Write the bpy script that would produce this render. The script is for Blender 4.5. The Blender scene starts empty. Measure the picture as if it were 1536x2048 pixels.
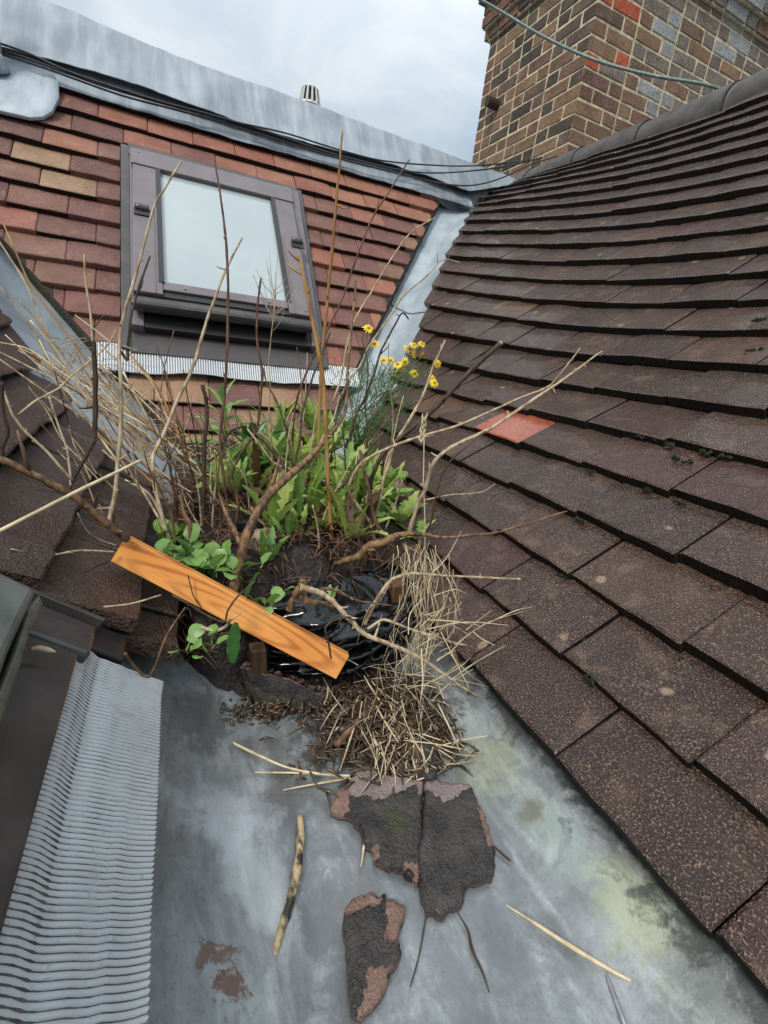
import bpy, bmesh, math, random
import numpy as np
from mathutils import Matrix, Vector, noise
random.seed(7); rng = np.random.default_rng(7)
sc = bpy.context.scene
# ------------------------------------------------------------------ camera
# metres; origin = the photographer's phone, X across the gutter, Y along it, Z up
F = 908.0
PITCH, ROLL, YAW = [math.radians(a) for a in (19.81, 7.21, 26.12)]
FW = np.array([math.sin(YAW)*math.cos(PITCH), math.cos(YAW)*math.cos(PITCH), -math.sin(PITCH)])
_r = np.array([math.cos(YAW), -math.sin(YAW), 0.]); _u = np.cross(_r, FW)
RT = math.cos(ROLL)*_r + math.sin(ROLL)*_u
UP = -math.sin(ROLL)*_r + math.cos(ROLL)*_u
cam = bpy.data.cameras.new('camera'); cam.sensor_fit = 'VERTICAL'; cam.sensor_height = 36
cam.lens = 36*F/2048; cam.clip_start = .01; cam.clip_end = 500
camo = bpy.data.objects.new('camera', cam); sc.collection.objects.link(camo); sc.camera = camo
camo.matrix_world = Matrix(((RT[0], UP[0], -FW[0], 0), (RT[1], UP[1], -FW[1], 0), (RT[2], UP[2], -FW[2], 0), (0, 0, 0, 1)))
# ------------------------------------------------------------------ sky, sun, exposure
SUN_EL, SUN_AZ = math.radians(52), math.radians(-125)      # azimuth from +Y towards +X: behind, to the left
world = bpy.data.worlds.new('World'); sc.world = world; world.use_nodes = True
nt = world.node_tree; nt.nodes.clear()
def wn(t, **k):
    n = nt.nodes.new(t)
    for a, b in k.items(): setattr(n, a, b)
    return n
sky = wn('ShaderNodeTexSky', sky_type='NISHITA', sun_disc=False); sky.sun_elevation = SUN_EL; sky.sun_rotation = SUN_AZ
sky.air_density = 1.2; sky.dust_density = 3
tc = wn('ShaderNodeTexCoord'); sep = wn('ShaderNodeSeparateXYZ'); nt.links.new(tc.outputs['Generated'], sep.inputs[0])
mr = wn('ShaderNodeMapRange'); nt.links.new(sep.outputs[2], mr.inputs['Value'])          # overcast sky: zenith several times the horizon, steepened to brighten the scene
for i, v in zip((1, 2, 3, 4), (0.0, 1.0, 2.75, 12.4)): mr.inputs[i].default_value = v
mp = wn('ShaderNodeMapping'); mp.inputs['Scale'].default_value = (1, 1, 2.2); nt.links.new(tc.outputs['Generated'], mp.inputs[0])
cn = wn('ShaderNodeTexNoise'); cn.inputs['Scale'].default_value = 2.6; cn.inputs['Detail'].default_value = 5; cn.inputs['Distortion'].default_value = .5
nt.links.new(mp.outputs[0], cn.inputs['Vector'])
cr = wn('ShaderNodeValToRGB'); nt.links.new(cn.outputs['Fac'], cr.inputs[0])
cr.color_ramp.elements[0].position = .38; cr.color_ramp.elements[0].color = (.56, .70, .82, 1)
cr.color_ramp.elements[1].position = .62; cr.color_ramp.elements[1].color = (.97, 1.03, 1.07, 1)
vm = wn('ShaderNodeVectorMath', operation='SCALE'); nt.links.new(cr.outputs[0], vm.inputs[0]); nt.links.new(mr.outputs[0], vm.inputs['Scale'])
mx = wn('ShaderNodeMix', data_type='RGBA'); mx.inputs[0].default_value = .86
nt.links.new(sky.outputs[0], mx.inputs[6]); nt.links.new(vm.outputs[0], mx.inputs[7])
bg = wn('ShaderNodeBackground'); bg.inputs[1].default_value = .088; nt.links.new(mx.outputs[2], bg.inputs[0])
wo = wn('ShaderNodeOutputWorld'); nt.links.new(bg.outputs[0], wo.inputs[0])
sun = bpy.data.lights.new('sun', 'SUN'); sun.energy = 1.5; sun.angle = math.radians(14); sun.color = (1, .96, .9)
suno = bpy.data.objects.new('sun', sun); sc.collection.objects.link(suno)
sd = Vector((math.sin(SUN_AZ)*math.cos(SUN_EL), math.cos(SUN_AZ)*math.cos(SUN_EL), math.sin(SUN_EL)))
suno.rotation_euler = sd.to_track_quat('Z', 'Y').to_euler()
sc.view_settings.view_transform = 'Standard'; sc.view_settings.look = 'None'
sc.view_settings.gamma = 1; sc.view_settings.exposure = 0.72
# ------------------------------------------------------------------ geometry helpers
def ray(x, y): return (x-768)/F*RT - (y-1024)/F*UP + FW
def atY(x, y, Y):                       # point seen at that spot of the photograph, standing Y metres along the gutter
    v = ray(x, y); return v*(Y/v[1])
def hit(x, y, n, d):
    v = ray(x, y); return v*(d/(v@n))
def proj(P):
    P = np.asarray(P, float); c = P@FW; return 768+F*(P@RT)/c, 1024-F*(P@UP)/c
wl = {}
def link(o): sc.collection.objects.link(o); return o
def empty(name, loc, label=None, cat=None, group=None, kind=None):
    o = bpy.data.objects.new(name, None); o.empty_display_size = .05; o.location = loc; link(o); wl[o] = np.array(loc, float)
    tag(o, label, cat, group, kind); return o
def tag(o, label=None, cat=None, group=None, kind=None, category=None):
    cat = cat or category
    for k, v in (('label', label), ('category', cat), ('group', group), ('kind', kind)):
        if v: o[k] = v
    return o
def place(o, P, parent=None):
    if parent is not None:
        o.parent = parent; o.location = Vector(np.asarray(P, float)-wl[parent])
    else: o.location = Vector(P)
    wl[o] = np.array(P, float)
def mk(name, V, Fc, mat, parent=None, smooth=False, origin=None, col=None, **t):
    V = np.asarray(V, float)
    if origin is None: origin = np.array([V[:, 0].mean(), V[:, 1].mean(), V[:, 2].min()])
    me = bpy.data.meshes.new(name); me.from_pydata((V-origin).tolist(), [], [list(map(int, f)) for f in Fc])
    if smooth: me.polygons.foreach_set('use_smooth', [True]*len(me.polygons))
    if col is not None:
        a = me.color_attributes.new('tint', 'FLOAT_COLOR', 'POINT')
        c = np.ones((len(V), 4)); c[:, :3] = np.asarray(col).reshape(len(V), -1)[:, :3] if np.ndim(col) > 1 else np.asarray(col)[:, None]
        a.data.foreach_set('color', c.ravel())
    for m in (mat if isinstance(mat, (list, tuple)) else [mat]): me.materials.append(m)
    me.update()
    o = bpy.data.objects.new(name, me); link(o); place(o, origin, parent); tag(o, **t); return o
def grid_faces(a, b, off=0, flip=False):
    f = []
    for i in range(a-1):
        for j in range(b-1):
            q = [off+i*b+j, off+i*b+j+1, off+(i+1)*b+j+1, off+(i+1)*b+j]
            f.append(q[::-1] if flip else q)
    return f
def sheet(G, th=0.0, flip=False):       # G: a x b x 3 -> verts, faces of a sheet (or a slab of thickness th)
    G = np.asarray(G, float); a, b = G.shape[:2]; V = G.reshape(-1, 3); Fc = grid_faces(a, b, 0, flip)
    if th:
        du = np.gradient(G, axis=0); dv = np.gradient(G, axis=1); N = np.cross(du, dv); N /= np.linalg.norm(N, axis=2, keepdims=True)+1e-12
        V = np.vstack([V, (G-N*th*(-1 if not flip else 1)).reshape(-1, 3)]) if False else np.vstack([V, (G+N*th*(1 if not flip else -1)).reshape(-1, 3)])
        o = a*b; Fc = Fc+grid_faces(a, b, o, not flip)
        ring = [i*b for i in range(a)]+[(a-1)*b+j for j in range(1, b)]+[i*b+b-1 for i in range(a-2, -1, -1)]+[j for j in range(b-2, 0, -1)]
        for k in range(len(ring)):
            p, q = ring[k], ring[(k+1) % len(ring)]; f = [p, q, q+o, p+o]; Fc.append(f if flip else f[::-1])
    return V, Fc
def box(p0, ax, ay, az):
    p0, ax, ay, az = [np.asarray(q, float) for q in (p0, ax, ay, az)]
    V = [p0+i*ax+j*ay+k*az for k in (0, 1) for j in (0, 1) for i in (0, 1)]
    Fc = [[0, 2, 3, 1], [4, 5, 7, 6], [0, 1, 5, 4], [2, 6, 7, 3], [0, 4, 6, 2], [1, 3, 7, 5]]
    if np.dot(np.cross(ax, ay), az) < 0: Fc = [f[::-1] for f in Fc]
    return np.array(V), Fc
def bevel_obj(o, w, seg=2):
    m = o.modifiers.new('bevel', 'BEVEL'); m.width = w; m.segments = seg; m.limit_method = 'ANGLE'; return o
def join(parts):
    V = []; Fc = []
    for v, f in parts:
        o = sum(len(x) for x in V); V.append(np.asarray(v)); Fc += [[i+o for i in q] for q in f]
    return np.vstack(V), Fc
def smooth_path(P, n=5):
    P = np.asarray(P, float)
    if len(P) < 3: return np.array([P[0]+(P[-1]-P[0])*t for t in np.linspace(0, 1, 4)])
    Q = np.vstack([2*P[0]-P[1], P, 2*P[-1]-P[-2]]); out = []
    for i in range(1, len(Q)-2):
        a, b, c, d = Q[i-1:i+3]
        for t in np.arange(n)/n: out.append(.5*((2*b)+(c-a)*t+(2*a-5*b+4*c-d)*t*t+(3*b-a-3*c+d)*t**3))
    out.append(P[-1]); return np.array(out)
def tube(P, R, ns=6, n=5, lump=0.0, capend=True):
    P = np.asarray(P, float); S = smooth_path(P, n); m = len(S)
    R = np.interp(np.linspace(0, 1, m), np.linspace(0, 1, len(R)), R) if np.ndim(R) else np.full(m, R)
    V = []; prev = None
    for i in range(m):
        t = S[min(i+1, m-1)]-S[max(i-1, 0)]; t /= np.linalg.norm(t)+1e-12
        if prev is None: prev = np.cross(t, (0.31, .2, .93) if abs(t[2]) < .9 else (1, 0, 0))
        a = prev-t*(prev@t); a /= np.linalg.norm(a)+1e-12; b = np.cross(t, a); prev = a
        r = R[i]*(1+lump*(rng.random()-.5)*2)
        for k in range(ns):
            w = 2*math.pi*k/ns; V.append(S[i]+r*(math.cos(w)*a+math.sin(w)*b))
    Fc = [[i*ns+k, i*ns+(k+1) % ns, (i+1)*ns+(k+1) % ns, (i+1)*ns+k] for i in range(m-1) for k in range(ns)]
    if capend: Fc += [list(range(ns))[::-1], [(m-1)*ns+k for k in range(ns)]]
    return np.array(V), Fc
def fnoise(x, y, z=0., s=1., d=3): return noise.fractal(Vector((x*s, y*s, z*s)), 1.0, 2.0, d)
# ------------------------------------------------------------------ materials
class M:
    def __init__(s, name):
        s.m = bpy.data.materials.new(name); s.m.use_nodes = True; s.t = s.m.node_tree; s.t.nodes.clear()
        s.out = s.n('ShaderNodeOutputMaterial'); s.b = s.n('ShaderNodeBsdfPrincipled'); s.l(s.b.outputs[0], s.out.inputs[0]); s._tc = None
    def n(s, t, **k):
        n = s.t.nodes.new(t)
        for a, b in k.items(): setattr(n, a, b)
        return n
    def l(s, a, b): s.t.links.new(a, b)
    def put(s, i, v):
        if isinstance(v, bpy.types.NodeSocket): s.l(v, i)
        elif v is not None:
            if isinstance(v, (tuple, list)) and len(v) == 3 and i.type == 'RGBA': v = (*v, 1)
            i.default_value = v
    def obj(s):
        if not s._tc: s._tc = s.n('ShaderNodeTexCoord')
        return s._tc.outputs['Object']
    def rnd(s): return s.n('ShaderNodeObjectInfo').outputs['Random']
    def vec(s, scale=(1, 1, 1), rnd=True):
        v = s.obj()
        if rnd:
            a = s.n('ShaderNodeVectorMath', operation='ADD'); c = s.n('ShaderNodeMath', operation='MULTIPLY'); s.l(s.rnd(), c.inputs[0]); c.inputs[1].default_value = 37.
            s.l(v, a.inputs[0]); s.l(c.outputs[0], a.inputs[1]); v = a.outputs[0]
        if scale != (1, 1, 1):
            a = s.n('ShaderNodeVectorMath', operation='MULTIPLY'); s.l(v, a.inputs[0]); a.inputs[1].default_value = scale; v = a.outputs[0]
        return v
    def noise(s, sc, det=3, vec=None, rough=.55, dist=0):
        n = s.n('ShaderNodeTexNoise'); n.inputs['Scale'].default_value = sc; n.inputs['Detail'].default_value = det; n.inputs['Roughness'].default_value = rough
        n.inputs['Distortion'].default_value = dist; s.l(vec if vec is not None else s.vec(), n.inputs['Vector']); return n.outputs['Fac']
    def voro(s, sc, vec=None):
        n = s.n('ShaderNodeTexVoronoi'); n.inputs['Scale'].default_value = sc; s.l(vec if vec is not None else s.vec(), n.inputs['Vector']); return n.outputs['Distance']
    def ramp(s, f, *st):
        n = s.n('ShaderNodeValToRGB'); s.l(f, n.inputs[0]); e = n.color_ramp.elements
        while len(e) < len(st): e.new(.5)
        for k, (p, c) in zip(e, st):
            k.position = p; k.color = (c, c, c, 1) if not isinstance(c, (tuple, list)) else (*c, 1)
        return n.outputs[0]
    def mix(s, f, a, b, mode='MIX'):
        n = s.n('ShaderNodeMix', data_type='RGBA', blend_type=mode); s.put(n.inputs[0], f); s.put(n.inputs[6], a); s.put(n.inputs[7], b); return n.outputs[2]
    def math(s, op, a, b=None, c=False):
        n = s.n('ShaderNodeMath', operation=op, use_clamp=c); s.put(n.inputs[0], a); s.put(n.inputs[1], b); return n.outputs[0]
    def bump(s, h, st=.5, dist=.002, nrm=None):
        n = s.n('ShaderNodeBump'); n.inputs['Strength'].default_value = st; n.inputs['Distance'].default_value = dist; s.l(h, n.inputs['Height'])
        if nrm is not None: s.l(nrm, n.inputs['Normal'])
        return n.outputs[0]
    def spot(s, c, r, amt, nz, k=.7):     # soft blotch: 1 inside
        a = s.n('ShaderNodeVectorMath', operation='SUBTRACT'); s.l(s.obj(), a.inputs[0]); a.inputs[1].default_value = c
        b = s.n('ShaderNodeVectorMath', operation='DIVIDE'); s.l(a.outputs[0], b.inputs[0]); b.inputs[1].default_value = r
        d = s.n('ShaderNodeVectorMath', operation='LENGTH'); s.l(b.outputs[0], d.inputs[0])
        e = s.math('ADD', d.outputs['Value'], s.math('MULTIPLY', s.math('SUBTRACT', nz, .5), k*4))
        return s.math('MULTIPLY', s.ramp(e, (.45, 1.), (1.0, 0.)), amt)
    def done(s, col, rough=.5, spec=.5, nrm=None, metal=0, coat=0, trans=0):
        b = s.b; s.put(b.inputs['Base Color'], col); s.put(b.inputs['Roughness'], rough); s.put(b.inputs['Specular IOR Level'], spec); s.put(b.inputs['Metallic'], metal)
        s.put(b.inputs['Coat Weight'], coat); b.inputs['Coat Roughness'].default_value = .08
        if nrm is not None: s.l(nrm, b.inputs['Normal'])
        if trans:
            t = s.n('ShaderNodeBsdfTranslucent'); s.put(t.inputs[0], col); x = s.n('ShaderNodeMixShader'); x.inputs[0].default_value = trans
            s.l(b.outputs[0], x.inputs[1]); s.l(t.outputs[0], x.inputs[2]); s.l(x.outputs[0], s.out.inputs[0])
        return s.m
def tile_mat(name, cols, speck, rough=(.3, .5), grain=330, bump=.8, lich=None, edge=None, spec=.5, coat=0., bd=.0016):
    m = M(name); v = m.vec()
    base = m.ramp(m.rnd(), *cols)
    mot = m.noise(9, 4, v); base = m.mix(m.ramp(mot, (.35, 0.), (.7, .75)), base, m.mix(1, base, (.55, .5, .5), 'MULTIPLY'))
    big = m.noise(22, 3, v, dist=.6); base = m.mix(m.ramp(big, (.55, 0.), (.78, .3)), base, speck)
    g = m.noise(grain, 2, v, .6); base = m.mix(m.ramp(g, (.55, 0.), (.68, .75)), base, speck)
    base = m.mix(m.ramp(g, (.30, .55), (.42, 0.)), base, (.012, .01, .009))
    if lich:
        d = m.voro(11, v); nz = m.noise(60, 2, v); d = m.math('ADD', d, m.math('MULTIPLY', m.math('SUBTRACT', nz, .5), .12))
        base = m.mix(m.ramp(d, (.075, .8), (.1, 0.)), base, lich)
    h = m.math('ADD', m.math('ADD', m.math('MULTIPLY', m.noise(45, 3, v), 1.8), m.math('MULTIPLY', m.noise(170, 2, v), .9)), g)
    nrm = m.bump(h, bump, bd)
    r = m.ramp(mot, (.3, rough[0]), (.7, rough[1]))
    return m.done(base, r, spec, nrm, 0, coat)
T_RIGHT = tile_mat('dark_brown_sanded_tile', [(0, (.044, .024, .018)), (.3, (.058, .033, .025)), (.6, (.078, .043, .031)), (.8, (.056, .034, .029)), (.93, (.070, .029, .022)), (1, (.14, .07, .038))], (.40, .26, .175), (.16, .30), 520, 1., (.38, .26, .165), spec=.6, coat=.25, bd=.0046)
T_RED = tile_mat('wet_red_tile', [(0, (.30, .075, .045)), (1, (.34, .09, .05))], (.36, .14, .08), (.12, .25), 200, .25)
T_PURP = tile_mat('purple_brown_tile', [(0, (.070, .032, .028)), (1, (.085, .036, .031))], (.34, .20, .15), (.16, .30), 520, 1., (.36, .25, .17), spec=.6, coat=.25, bd=.0046)
T_FACE = tile_mat('weathered_red_tile', [(0, (0.132, 0.061, 0.056)), (.3, (0.168, 0.070, 0.062)), (.55, (0.196, 0.076, 0.066)), (.75, (0.204, 0.100, 0.070)), (.9, (0.140, 0.056, 0.054)), (1, (0.240, 0.128, 0.080))], (.40, .25, .15), (.5, .7), 380, .8, None, spec=.35)
T_TOP = tile_mat('orange_red_tile', [(0, (.29, .10, .072)), (.5, (.32, .145, .09)), (1, (.27, .088, .075))], (.44, .27, .16), (.55, .75), 380, .8, None, spec=.3)
T_TAN = tile_mat('tan_speckled_tile', [(0, (.30, .185, .105)), (1, (.36, .20, .115))], (.50, .38, .24), (.5, .7), 420, .9, spec=.35)
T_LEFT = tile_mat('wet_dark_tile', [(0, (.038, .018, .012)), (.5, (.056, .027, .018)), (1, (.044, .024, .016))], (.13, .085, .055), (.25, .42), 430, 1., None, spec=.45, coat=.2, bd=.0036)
EDGED = None
def simple(name, c, c2=None, rough=.5, sc=30, bump=.3, bd=.002, spec=.5, coat=0, metal=0, trans=0, det=4, stretch=(1, 1, 1), thr=(.35, .65), rnd=True):
    m = M(name); v = m.vec(stretch, rnd); nz = m.noise(sc, det, v)
    col = m.mix(m.ramp(nz, (thr[0], 0.), (thr[1], 1.)), c, c2 or tuple(x*.6 for x in c))
    return m.done(col, rough, spec, m.bump(nz, bump, bd) if bump else None, metal, coat, trans)
def lead_mat(name, a, b, streak=(1, 1, 1), rough=.42, dark=(.10, .115, .13)):
    m = M(name); v = m.vec((1, 1, 1), False); vs = m.vec(streak, False)
    n1 = m.noise(5, 5, v, dist=.4); n2 = m.noise(26, 5, vs, dist=.3)
    c = m.mix(m.ramp(n1, (.35, 0.), (.65, 1.)), a, b); c = m.mix(m.ramp(n2, (.45, 0.), (.8, .5)), c, (.52, .57, .60)); c = m.mix(m.ramp(n2, (.22, .4), (.42, 0.)), c, dark)
    n3 = m.noise(240, 2, v); c = m.mix(m.ramp(n3, (.62, 0.), (.75, .35)), c, dark)
    return m.done(c, m.ramp(n1, (.3, rough-.1), (.7, rough+.15)), .5, m.bump(m.math('ADD', n2, m.math('MULTIPLY', n3, .25)), .25, .003), .25)
EDGED = simple('black_tile_edge', (.006, .005, .0045), (.022, .014, .011), .7, 220, .8, .003, .2)  # near-black tile sides: algae, plus the gap shadow put into the colour
EDGEF = simple('grimy_shaded_tile_edge', (.014, .009, .007), (.065, .036, .025), .85, 260, 1., .004, .2, thr=(.5, .72))  # window slope: grime on the tails with the shade of the gaps painted in
LEAD = lead_mat('lead_sheet', (.205, .235, .265), (.29, .325, .355), (1, .12, .12))
LEADV = lead_mat('valley_lead_sheet', (.29, .335, .365), (.40, .45, .48), (1, .5, .25))
BROWNMETAL = simple('brown_coated_aluminium', (.17, .142, .148), (.14, .118, .122), .38, 14, .05, spec=.5)
BLACKRUBBER = simple('black_rubber', (.014, .013, .013), (.022, .02, .018), .4, 40, .15)
DARKMETAL = simple('wet_dark_brown_metal', (.050, .043, .040), (.085, .074, .068), .22, 16, .06, spec=.6, thr=(.45, .7))
PANE = simple('pale_window_pane', (.37, .425, .425), (.33, .38, .385), .16, 3, 0, spec=.6, coat=.6)
PLEAT = lead_mat('pleated_grey_metal', (.50, .52, .53), (.62, .64, .64), (.4, 4, 1), .36, (.16, .16, .18))
CORE = simple('cream_mortar', (.66, .56, .37), (.36, .30, .20), .85, 28, .6, .004, .2)
BRICKS = tile_mat('stock_brick', [(0, (.15, .085, .06)), (.25, (.20, .115, .075)), (.5, (.25, .155, .09)), (.7, (.19, .092, .075)), (.85, (.12, .085, .07)), (1, (.28, .16, .095))], (.33, .24, .15), (.75, .9), 130, .9, spec=.2)
BRICKD = tile_mat('sooty_brick', [(0, (.055, .045, .040)), (.6, (.095, .072, .056)), (1, (.135, .098, .072))], (.2, .16, .115), (.75, .9), 130, .9, spec=.2)
BRICKR = tile_mat('bright_red_brick', [(0, (.42, .09, .045)), (1, (.48, .12, .06))], (.5, .2, .11), (.75, .9), 130, .7, spec=.2)
BRICKG = tile_mat('grey_weathered_brick', [(0, (.165, .13, .105)), (.5, (.22, .18, .145)), (1, (.16, .128, .105))], (.34, .3, .26), (.8, .9), 110, .9, spec=.2)
BRICKW = tile_mat('limewashed_brick', [(0, (.25, .25, .24)), (1, (.33, .33, .32))], (.44, .44, .43), (.8, .9), 100, .8, spec=.2)
RIDGE = simple('dark_ridge_clay', (.055, .05, .047), (.10, .088, .078), .55, 18, .6, .004, .4)
def stem_mat(name, a, b, sc=120, st=(1, 1, .25), rough=.6): return simple(name, a, b, rough, sc, .5, .0015, .3, stretch=st, thr=(.4, .62))
AMBER = stem_mat('amber_dry_stem', (.42, .235, .075), (.27, .13, .045), 60)
PALE = stem_mat('pale_dry_twig', (.50, .40, .26), (.25, .165, .09), 130)
STRAW = simple('straw', (.66, .55, .36), (.34, .24, .13), .6, 45, .2, .001, .3, thr=(.42, .68))
DARKTWIG = stem_mat('blackened_twig', (.040, .026, .019), (.085, .05, .032), 90)
BROWN = stem_mat('brown_bark', (.235, .135, .068), (.075, .04, .022), 130)
REDBR = stem_mat('red_brown_stem', (.16, .078, .045), (.06, .03, .022), 130)
def leaf_mat(name, a, b, rough=.4):
    m = M(name); v = m.vec(); n = m.noise(60, 3, v); c = m.mix(m.ramp(n, (.35, 0.), (.7, 1.)), a, b)
    at = m.n('ShaderNodeObjectInfo').outputs['Random']; c = m.mix(m.ramp(at, (0, 0.), (1, .55)), c, m.mix(1, c, (.75, .95, .55), 'MULTIPLY'))
    return m.done(c, rough, .5, m.bump(m.noise(170, 2, v), .35, .0012), 0, 0, .28)
LEAFG = leaf_mat('fresh_green_leaf', (.24, .36, .075), (.14, .24, .042))
LEAFY = leaf_mat('yellow_green_leaf', (.46, .51, .16), (.30, .38, .085))
LEAFD = leaf_mat('deep_green_leaf', (.055, .16, .04), (.035, .10, .025), .28)
LEAFL = leaf_mat('light_green_leaf', (.26, .41, .13), (.18, .32, .085))
DEADLEAF = leaf_mat('withered_brown_leaf', (.16, .085, .04), (.10, .05, .025), .6)
RAG = leaf_mat('ragwort_green', (.13, .26, .06), (.10, .20, .05))
PETAL = simple('yellow_petal', (.85, .64, .01), (.78, .52, .01), .5, 60, 0)
FCORE = simple('flower_heart', (.48, .28, .01), None, .7, 90, .3)
SOIL = simple('wet_soil', (.009, .006, .005), (.026, .015, .010), .5, 90, 1., .006, .3, thr=(.4, .7))
BAG = simple('black_plastic_sheet', (.004, .004, .005), (.006, .006, .007), .15, 25, .1, .004, .55, coat=.1)
TIMBER = simple('wet_timber', (.13, .068, .028), (.065, .034, .016), .5, 30, .4, .002, stretch=(6, 6, .6))
CHAR = simple('black_painted_timber', (.008, .008, .009), (.016, .016, .018), .45, 60, .4, .002, stretch=(4, 1, 1))
MOSS = simple('moss', (.030, .040, .016), (.014, .018, .010), .9, 160, 1., .004, .2)
STONE = simple('wet_stone', (.24, .18, .11), (.13, .09, .055), .55, 60, .8, .004)
PALESTONE = simple('pale_stone', (.36, .33, .28), (.24, .21, .17), .6, 60, .8, .004)
CABLE = simple('black_cable', (.016, .015, .016), (.03, .028, .028), .4, 60, .1)
GREENCABLE = simple('weathered_green_cable', (.12, .17, .15), (.30, .36, .32), .5, 70, .1, thr=(.5, .75))
WHITEPL = simple('white_plastic', (.62, .61, .56), (.5, .49, .44), .5, 30, .1)
BEDDING = simple('dark_mossy_mortar', (.024, .02, .016), (.055, .05, .032), .8, 120, 1.0, .006, .3)
FELT = simple('roofing_felt', (.012, .011, .011), None, .9, 60, .3)
m = M('orange_planed_wood'); v = m.vec((1, 1, 1), False)
w = m.n('ShaderNodeTexWave', wave_type='RINGS', rings_direction='SPHERICAL'); mpw = m.n('ShaderNodeMapping'); m.l(m.obj(), mpw.inputs[0]); mpw.inputs['Location'].default_value = (-.55, .12, 0); mpw.inputs['Rotation'].default_value = (0, 0, .05); mpw.inputs['Scale'].default_value = (3.4, 24, 8)
m.l(mpw.outputs[0], w.inputs['Vector']); w.inputs['Scale'].default_value = 1.7; w.inputs['Distortion'].default_value = 3.5; w.inputs['Detail'].default_value = 2; w.inputs['Detail Scale'].default_value = 1.1
f = m.noise(18, 5, m.vec((1.2, 26, 26), False)); k = m.noise(9, 3, m.vec((1, 3, 3), False))
c = m.mix(m.ramp(w.outputs['Fac'], (.45, 0.), (.98, .75)), (.74, .29, .065), (.36, .10, .020)); c = m.mix(m.ramp(f, (.45, 0.), (.75, .5)), c, (.46, .135, .025)); c = m.mix(m.ramp(k, (.42, 0.), (.7, .6)), c, (.84, .40, .115))
PLANK = m.done(c, .38, .5, m.bump(f, .12, .001))
# broken tiles: tint attribute = how much of the weathered dark face has come off
m = M('broken_clay_tile'); a = m.n('ShaderNodeAttribute', attribute_name='tint'); v = m.vec(); g = m.noise(330, 3, v, .65); n1 = m.noise(40, 4, v)
dk = m.mix(m.ramp(n1, (.35, 0.), (.7, 1.)), (.022, .019, .018), (.066, .056, .050)); pk = m.mix(m.ramp(n1, (.3, 0.), (.7, 1.)), (.27, .165, .128), (.165, .092, .068))
sp = m.n('ShaderNodeSeparateColor'); m.l(a.outputs['Color'], sp.inputs[0])
fz = m.math('ADD', sp.outputs[0], m.math('MULTIPLY', m.math('SUBTRACT', n1, .5), .6)); c = m.mix(m.ramp(fz, (.45, 0.), (.56, 1.)), dk, pk)
c = m.mix(m.ramp(m.math('ADD', sp.outputs[1], m.math('MULTIPLY', m.math('SUBTRACT', n1, .5), .8)), (.4, 0.), (.7, .7)), c, (.055, .06, .02))
c = m.mix(m.ramp(sp.outputs[2], (.4, 0.), (.6, 1.)), c, m.mix(m.ramp(n1, (.35, 0.), (.7, 1.)), (.27, .205, .19), (.19, .14, .13)))
BROKEN = m.done(c, m.ramp(n1, (.3, .20), (.7, .36)), .5, m.bump(m.math('ADD', g, m.math('MULTIPLY', n1, 1.6)), 1., .0042), 0, .1)
# lead gutter lining, with the stains it has collected
m = M('gutter_lead'); v = m.vec((1, 1, 1), False); vs = m.vec((1, .3, 1), False)
n1 = m.noise(7, 5, v, dist=.6); n2 = m.noise(34, 6, vs, .65, .5); n3 = m.noise(260, 3, v, .7); n4 = m.noise(16, 5, v, .6, .8)
c = m.mix(m.ramp(n1, (.34, 0.), (.66, 1.)), (.125, .13, .13), (.30, .325, .335))
c = m.mix(m.ramp(n2, (.48, 0.), (.72, .8)), c, (.47, .505, .51)); c = m.mix(m.ramp(n2, (.24, .6), (.42, 0.)), c, (.06, .062, .06))
n5 = m.noise(85, 8, v, .75, .3); c = m.mix(m.ramp(n5, (.34, .40), (.5, 0.)), c, (.10, .10, .095)); c = m.mix(m.ramp(n5, (.58, 0.), (.74, .35)), c, (.55, .59, .60))
c = m.mix(m.ramp(n4, (.5, 0.), (.72, .55)), c, (.13, .125, .115)); c = m.mix(m.ramp(n3, (.6, 0.), (.72, .5)), c, (.075, .075, .07))
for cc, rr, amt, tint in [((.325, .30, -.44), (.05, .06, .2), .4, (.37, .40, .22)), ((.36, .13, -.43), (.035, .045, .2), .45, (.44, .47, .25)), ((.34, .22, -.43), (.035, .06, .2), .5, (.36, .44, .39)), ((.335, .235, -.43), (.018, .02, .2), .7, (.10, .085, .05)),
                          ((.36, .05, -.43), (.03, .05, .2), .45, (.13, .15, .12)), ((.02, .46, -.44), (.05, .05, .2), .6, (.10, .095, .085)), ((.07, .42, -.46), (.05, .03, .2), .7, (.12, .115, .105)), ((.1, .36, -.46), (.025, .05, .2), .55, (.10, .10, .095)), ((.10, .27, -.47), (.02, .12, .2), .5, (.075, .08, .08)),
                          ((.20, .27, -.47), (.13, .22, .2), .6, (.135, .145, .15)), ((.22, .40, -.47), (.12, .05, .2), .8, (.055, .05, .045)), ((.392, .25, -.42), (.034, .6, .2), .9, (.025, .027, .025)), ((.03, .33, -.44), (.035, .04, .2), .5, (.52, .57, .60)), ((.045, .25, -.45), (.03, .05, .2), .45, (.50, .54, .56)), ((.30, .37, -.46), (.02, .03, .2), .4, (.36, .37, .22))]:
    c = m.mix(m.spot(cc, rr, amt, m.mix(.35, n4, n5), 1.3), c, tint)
c = m.mix(m.spot((.0215, .1995, -.43), (.013, .012, .2), .85, n5, 1.6), c, (.15, .075, .05)); c = m.mix(m.spot((.0165, .216, -.43), (.015, .010, .2), .8, n5, 1.7), c, (.15, .08, .055))
wet = m.spot((.2, .3, -.47), (.13, .3, .2), 1., n4)
GUTTER = m.done(c, m.mix(wet, m.ramp(n1, (.3, .34), (.7, .5)), (.10, .10, .10)), .6, m.bump(m.math('ADD', n2, m.math('MULTIPLY', n5, .6)), .3, .003), .2)
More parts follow.
